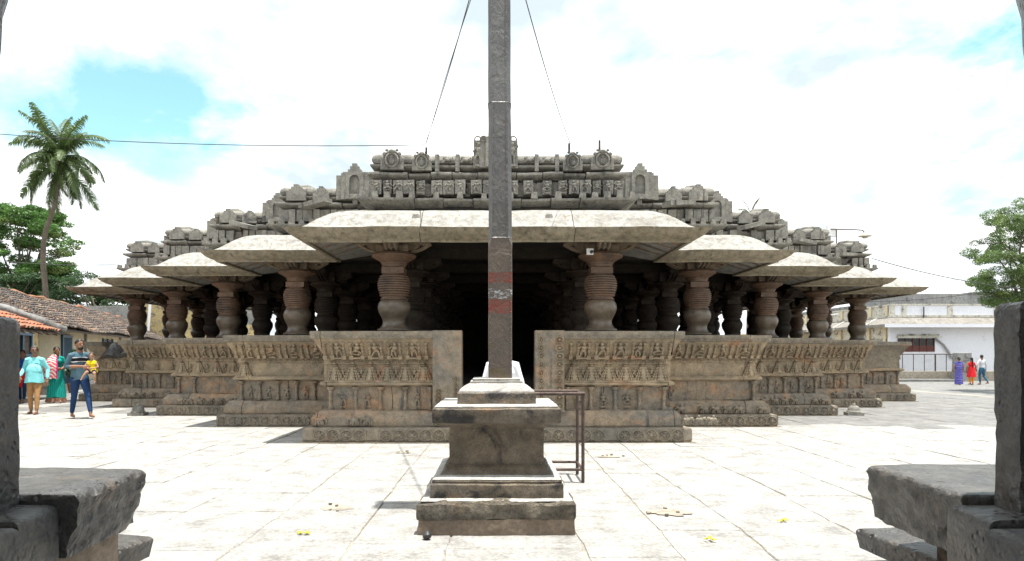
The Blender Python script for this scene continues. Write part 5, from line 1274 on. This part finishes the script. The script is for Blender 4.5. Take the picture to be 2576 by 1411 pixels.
NAVY = cloth('denim', (.018, .045, .115)); TAN = cloth('tan_trousers', (.36, .20, .09)); AQUA = cloth('aqua_shirt', (.22, .62, .66), .06); SLATE = cloth('slate_tee', (.075, .135, .175))
BLACK = cloth('black_stripe', (.01, .01, .012)); WHITE = cloth('white_cloth', (.78, .79, .82), .05); TEAL = cloth('teal_sari', (.008, .24, .20), .15, ((.02, .33, .28), 6, 3, 'X')); PINK = cloth('patterned_shawl', (.62, .12, .16), .4, ((.75, .62, .55), 5, 6, 'DIAGONAL'), 22)
PINKB = cloth('pink_border', (.6, .03, .22)); BROWNB = cloth('brocade_border', (.22, .12, .08), .5, None, 40); YELL = cloth('yellow_top', (.72, .55, .02)); RED = cloth('red_kurta', (.62, .025, .03)); BLUEK = cloth('blue_top', (.03, .10, .42)); SARIB = cloth('blue_sari', (.05, .05, .38), .3, ((.22, .20, .36), 3.5, 9, 'Z')); SAFF = cloth('saffron_trousers', (.78, .28, .01)); DKBLUE = cloth('dark_blue_shorts', (.015, .018, .06))
def px_loc(u, v_): D = 1700 * CH / (v_ - 890); return ((u - 1251) * D / 1700, D, 0)
def skirt(b, z1, z0, r1, r0, amp, nf, cx=0, cy=0, dx=0, dy=0, sqy=.75, seg=72, nl=10, twist=0):
    vs = []
    for j in range(nl + 1):
        u = j / nl; r = r1 + (r0 - r1) * u ** .9; z = z1 + (z0 - z1) * u
        for k in range(seg):
            a = 2 * math.pi * k / seg; rr = r * (1 + amp * u * math.sin(nf * a + twist * u) + amp * .5 * u * math.sin((nf * 2 + 1) * a))
            vs.append((cx + dx * u + rr * math.cos(a), cy + dy * u + rr * sqy * math.sin(a), z + .012 * math.sin(3 * a) * u))
    fs = [(j * seg + k, j * seg + (k + 1) % seg, (j + 1) * seg + (k + 1) % seg, (j + 1) * seg + k) for j in range(nl) for k in range(seg)]
    fs += [tuple(range(seg))[::-1], tuple(nl * seg + k for k in range(seg))]
    b.add(vs, fs)
# man carrying a child
loc = px_loc(200, 1052)
walk = dict(kl=V3(.10, -.20, .53), al=V3(.11, -.36, .12), kr=V3(-.09, .04, .49), ar=V3(-.09, .20, .10), el=V3(.24, .05, 1.12), wl=V3(.14, -.24, 1.08), er=V3(-.24, .05, 1.12), wr=V3(-.03, -.26, 1.13), dl=V3(-.8, -.5, .1), dr=V3(.95, -.25, -.05))
t, W, hc, hv, kid, ln = person('bearded barefoot man in slate tee and jeans carrying a small child', loc, R(48), 1.78, walk, [SKIN, SLATE, NAVY], GL, sleeve='half', headyaw=R(14))
def tee(b): skirt(b, 1.14, .84, .148, .172, .03, 5, sqy=.72, seg=40, nl=6)
kid('shirt_hem', tee, SLATE)
def stripe(z0, z1, r):
    def f(b): skirt(b, z1, z0, r, r, 0, 3, sqy=.69, seg=40, nl=3)
    return f
kid('chest_stripe', stripe(1.245, 1.31, .168), BLACK); kid('stripe_edge', stripe(1.312, 1.325, .1675), WHITE); kid('stripe_edge', stripe(1.228, 1.242, .1675), WHITE)
kid('beard', lambda b: b.ell(hv(0, -.035, -.075), (.057, .062, .048), 12, 8), HAIR); kid('moustache', lambda b: b.tube([hv(-.028, -.09, -.045), hv(0, -.103, -.038), hv(.028, -.09, -.045)], .007, 6), HAIR)
# the child on his arm
cw = W @ V3(.17, -.22, 1.02)
kp = dict(kl=V3(.20, -.42, .80), al=V3(.22, -.40, .42), kr=V3(-.16, -.42, .86), ar=V3(-.34, -.46, .56), el=V3(.30, -.10, 1.12), wl=V3(.08, -.32, 1.05), er=V3(-.30, -.10, 1.12), wr=V3(-.06, -.32, 1.05), dl=V3(-1, -.3, 0), dr=V3(1, -.3, 0))
t, W2, hc, hv, kid, ln = person('small child in yellow sleeveless top and dark shorts held on the man\'s arm', (cw.x, cw.y, cw.z - .90 * .78 / 1.72), R(20), .78, kp, [SKIN2, YELL, DKBLUE], GL, hair=plain('child_hair', (.05, .035, .025), .6), sleeve='none', child=True, slim=1.25, trouser=False)
kid('frill', lambda b: skirt(b, 1.08, .86, .20, .25, .07, 9, sqy=.8, seg=48, nl=5), YELL)
# man in aqua shirt
wk2 = dict(kl=V3(.11, -.14, .50), al=V3(.12, -.20, .09), kr=V3(-.10, -.02, .48), ar=V3(-.11, .06, .08), el=V3(.27, .06, 1.13), wl=V3(.30, -.05, .87), er=V3(-.27, .05, 1.13), wr=V3(-.27, -.18, .95))
t, W, hc, hv, kid, ln = person('stout man in loose aqua shirt, glasses and tan trousers walking barefoot', px_loc(88, 1041), R(12), 1.64, wk2, [SKIN, AQUA, TAN], GL, hair=HAIRG, belly=.8, slim=1.08, headyaw=R(25))
kid('shirt_tail', lambda b: skirt(b, 1.16, .80, .165, .205, .05, 6, cy=-.03, sqy=.92, seg=48, nl=8), AQUA)
for s in (-1, 1): kid('spectacle_lens', lambda b: b.tube([hv(s * .034 + .026 * math.cos(i * .785), -.098, .01 + .018 * math.sin(i * .785)) for i in range(9)], .004, 5), HAIR)
kid('moustache', lambda b: b.tube([hv(-.03, -.088, -.045), hv(0, -.103, -.038), hv(.03, -.088, -.045)], .009, 6), HAIRG)
kid('pocket_pen', lambda b: b.box((.10, -.165, 1.27), (.07, .01, .016)), HAIR)
# woman in teal sari
wk3 = dict(kl=V3(.08, -.10, .5), al=V3(.09, -.16, .09), kr=V3(-.08, .0, .48), ar=V3(-.08, .08, .08), el=V3(.24, .02, 1.13), wl=V3(.10, -.20, 1.03), er=V3(-.25, .0, 1.12), wr=V3(-.06, -.24, 1.06), dl=V3(-.9, -.3, 0), dr=V3(.95, -.2, 0))
t, W, hc, hv, kid, ln = person('woman in teal sari with brocade hem and pink patterned shawl', px_loc(143, 1013), R(34), 1.66, wk3, [SKIN, TEAL, TEAL], GL, female=True, slim=.98, sleeve='short', headyaw=R(28))
kid('sari_skirt', lambda b: skirt(b, 1.10, .17, .165, .25, .07, 9, dx=-.02, dy=-.02, twist=1.2), TEAL); kid('sari_border', lambda b: skirt(b, .165, .03, .25, .27, .09, 9, cx=-.02, cy=-.02, sqy=.76, nl=4, twist=.3), BROWNB)
def shawl(b):
    n, m_ = 22, 9; vs = []
    for j in range(n + 1):
        u = j / n; z = 1.47 - .72 * u
        for k in range(m_ + 1):
            a = math.pi * (1.02 + .50 * k / m_); r = (.17 + .12 * math.sin(min(1, u * 1.6) * math.pi * .5)) * (1 + .035 * math.sin(k * 2.4 + u * 5)); r = r * (.55 + .45 * min(1, u * 4))
            vs.append((r * 1.12 * math.cos(a) - .02, r * .98 * math.sin(a), z + .02 * math.sin(k * 1.9)))
    for j in range(n):
        for k in range(m_): b.f.append((j * (m_ + 1) + k, j * (m_ + 1) + k + 1, (j + 1) * (m_ + 1) + k + 1, (j + 1) * (m_ + 1) + k)); b.m.append(0)
    b.v += vs
kid('shawl', shawl, PINK)
def shawlb(b): b.tube([(.0 + .0 * j, -.20 - .09 * min(1, j / 6), 1.42 - .67 * j / 12) for j in range(13)], .018, 6)
kid('shawl_border', shawlb, PINKB)
kid('hair_bun', lambda b: b.ell(hv(0, .105, -.03), (.045, .04, .06), 10, 7), HAIR); kid('earring', lambda b: b.ell(hv(-.082, .0, -.04), (.010, .010, .014), 8, 5), YELL)
# woman in red behind
t, W, hc, hv, kid, ln = person('smiling woman in blue blouse and red tunic half hidden behind the aqua shirted man', px_loc(58, 1012), R(10), 1.56, wk2, [SKIN, BLUEK, NAVY], GL, female=True, slim=.95, sleeve='half')
kid('tunic', lambda b: skirt(b, 1.12, .50, .17, .23, .05, 7, sqy=.78, nl=8), RED); kid('hair_bun', lambda b: b.ell(hv(0, .10, -.05), (.045, .04, .07), 10, 7), HAIR)
# person in white hidden behind the column
t, W, hc, hv, kid, ln = person('person in loose white shirt standing behind the flag column facing the entrance', (.07, 8.9, 0), R(180), 1.62, dict(el=V3(.26, .03, 1.14), wl=V3(.15, -.16, 1.0), er=V3(-.26, .03, 1.14), wr=V3(-.15, -.16, 1.0)), [SKIN, WHITE, WHITE], 'visitor at the entrance', slim=1.3)
kid('shirt_tail', lambda b: skirt(b, 1.12, .78, .165, .195, .04, 6, sqy=.78, seg=40, nl=5), WHITE)
# three people walking away on the right
def far_loc(u, v_, D): x, y, _ = at(u, v_, D); return (x, y, gz(x, y))
wk4 = dict(kl=V3(.09, -.10, .5), al=V3(.10, .05, .10), kr=V3(-.09, -.02, .48), ar=V3(-.09, -.02, .08), el=V3(.26, .0, 1.14), wl=V3(.27, -.05, .88), er=V3(-.26, .0, 1.14), wr=V3(-.27, -.05, .88))
t, W, hc, hv, kid, ln = person('woman in blue patterned sari seen from behind near the low wall', far_loc(2412, 965, 37.8), R(172), 1.56, wk4, [SKIN, SARIB, SARIB], GR, female=True, sleeve='short')
kid('sari_skirt', lambda b: skirt(b, 1.12, .05, .185, .24, .05, 8, twist=1.5), SARIB); kid('sari_drape', lambda b: skirt(b, 1.44, 1.05, .15, .21, .03, 5, sqy=.8, nl=6), SARIB); kid('hair_bun', lambda b: b.ell(hv(0, .11, -.02), (.06, .05, .055), 10, 7), HAIR)
t, W, hc, hv, kid, ln = person('woman in red kurta and saffron trousers with a long plait seen from behind', far_loc(2444, 966, 37.8), R(178), 1.53, wk4, [SKIN, RED, SAFF], GR, female=True, sleeve='short')
kid('kurta', lambda b: skirt(b, 1.12, .50, .17, .27, .05, 7, sqy=.8), RED); kid('plait', lambda b: b.tube([hv(0, .10, -.02), hv(0, .13, -.15), (0, .15, 1.25), (.01, .16, 1.08)], [.045, .035, .03, .018], 8), HAIR)
wk5 = dict(kl=V3(.09, -.06, .49), al=V3(.10, .0, .08), kr=V3(-.14, .0, .48), ar=V3(-.20, .22, .14), el=V3(.28, .0, 1.14), wl=V3(.26, -.08, .88), er=V3(-.28, .0, 1.14), wr=V3(-.30, -.04, .88))
t, W, hc, hv, kid, ln = person('man in pale grey shirt and blue jeans walking away from the temple', far_loc(2470, 966, 38), R(188), 1.68, wk5, [SKIN, cloth('pale_grey_shirt', (.55, .57, .60), .06), cloth('mid_denim', (.04, .12, .20))], GR, headyaw=R(-35), foot_mat=0)
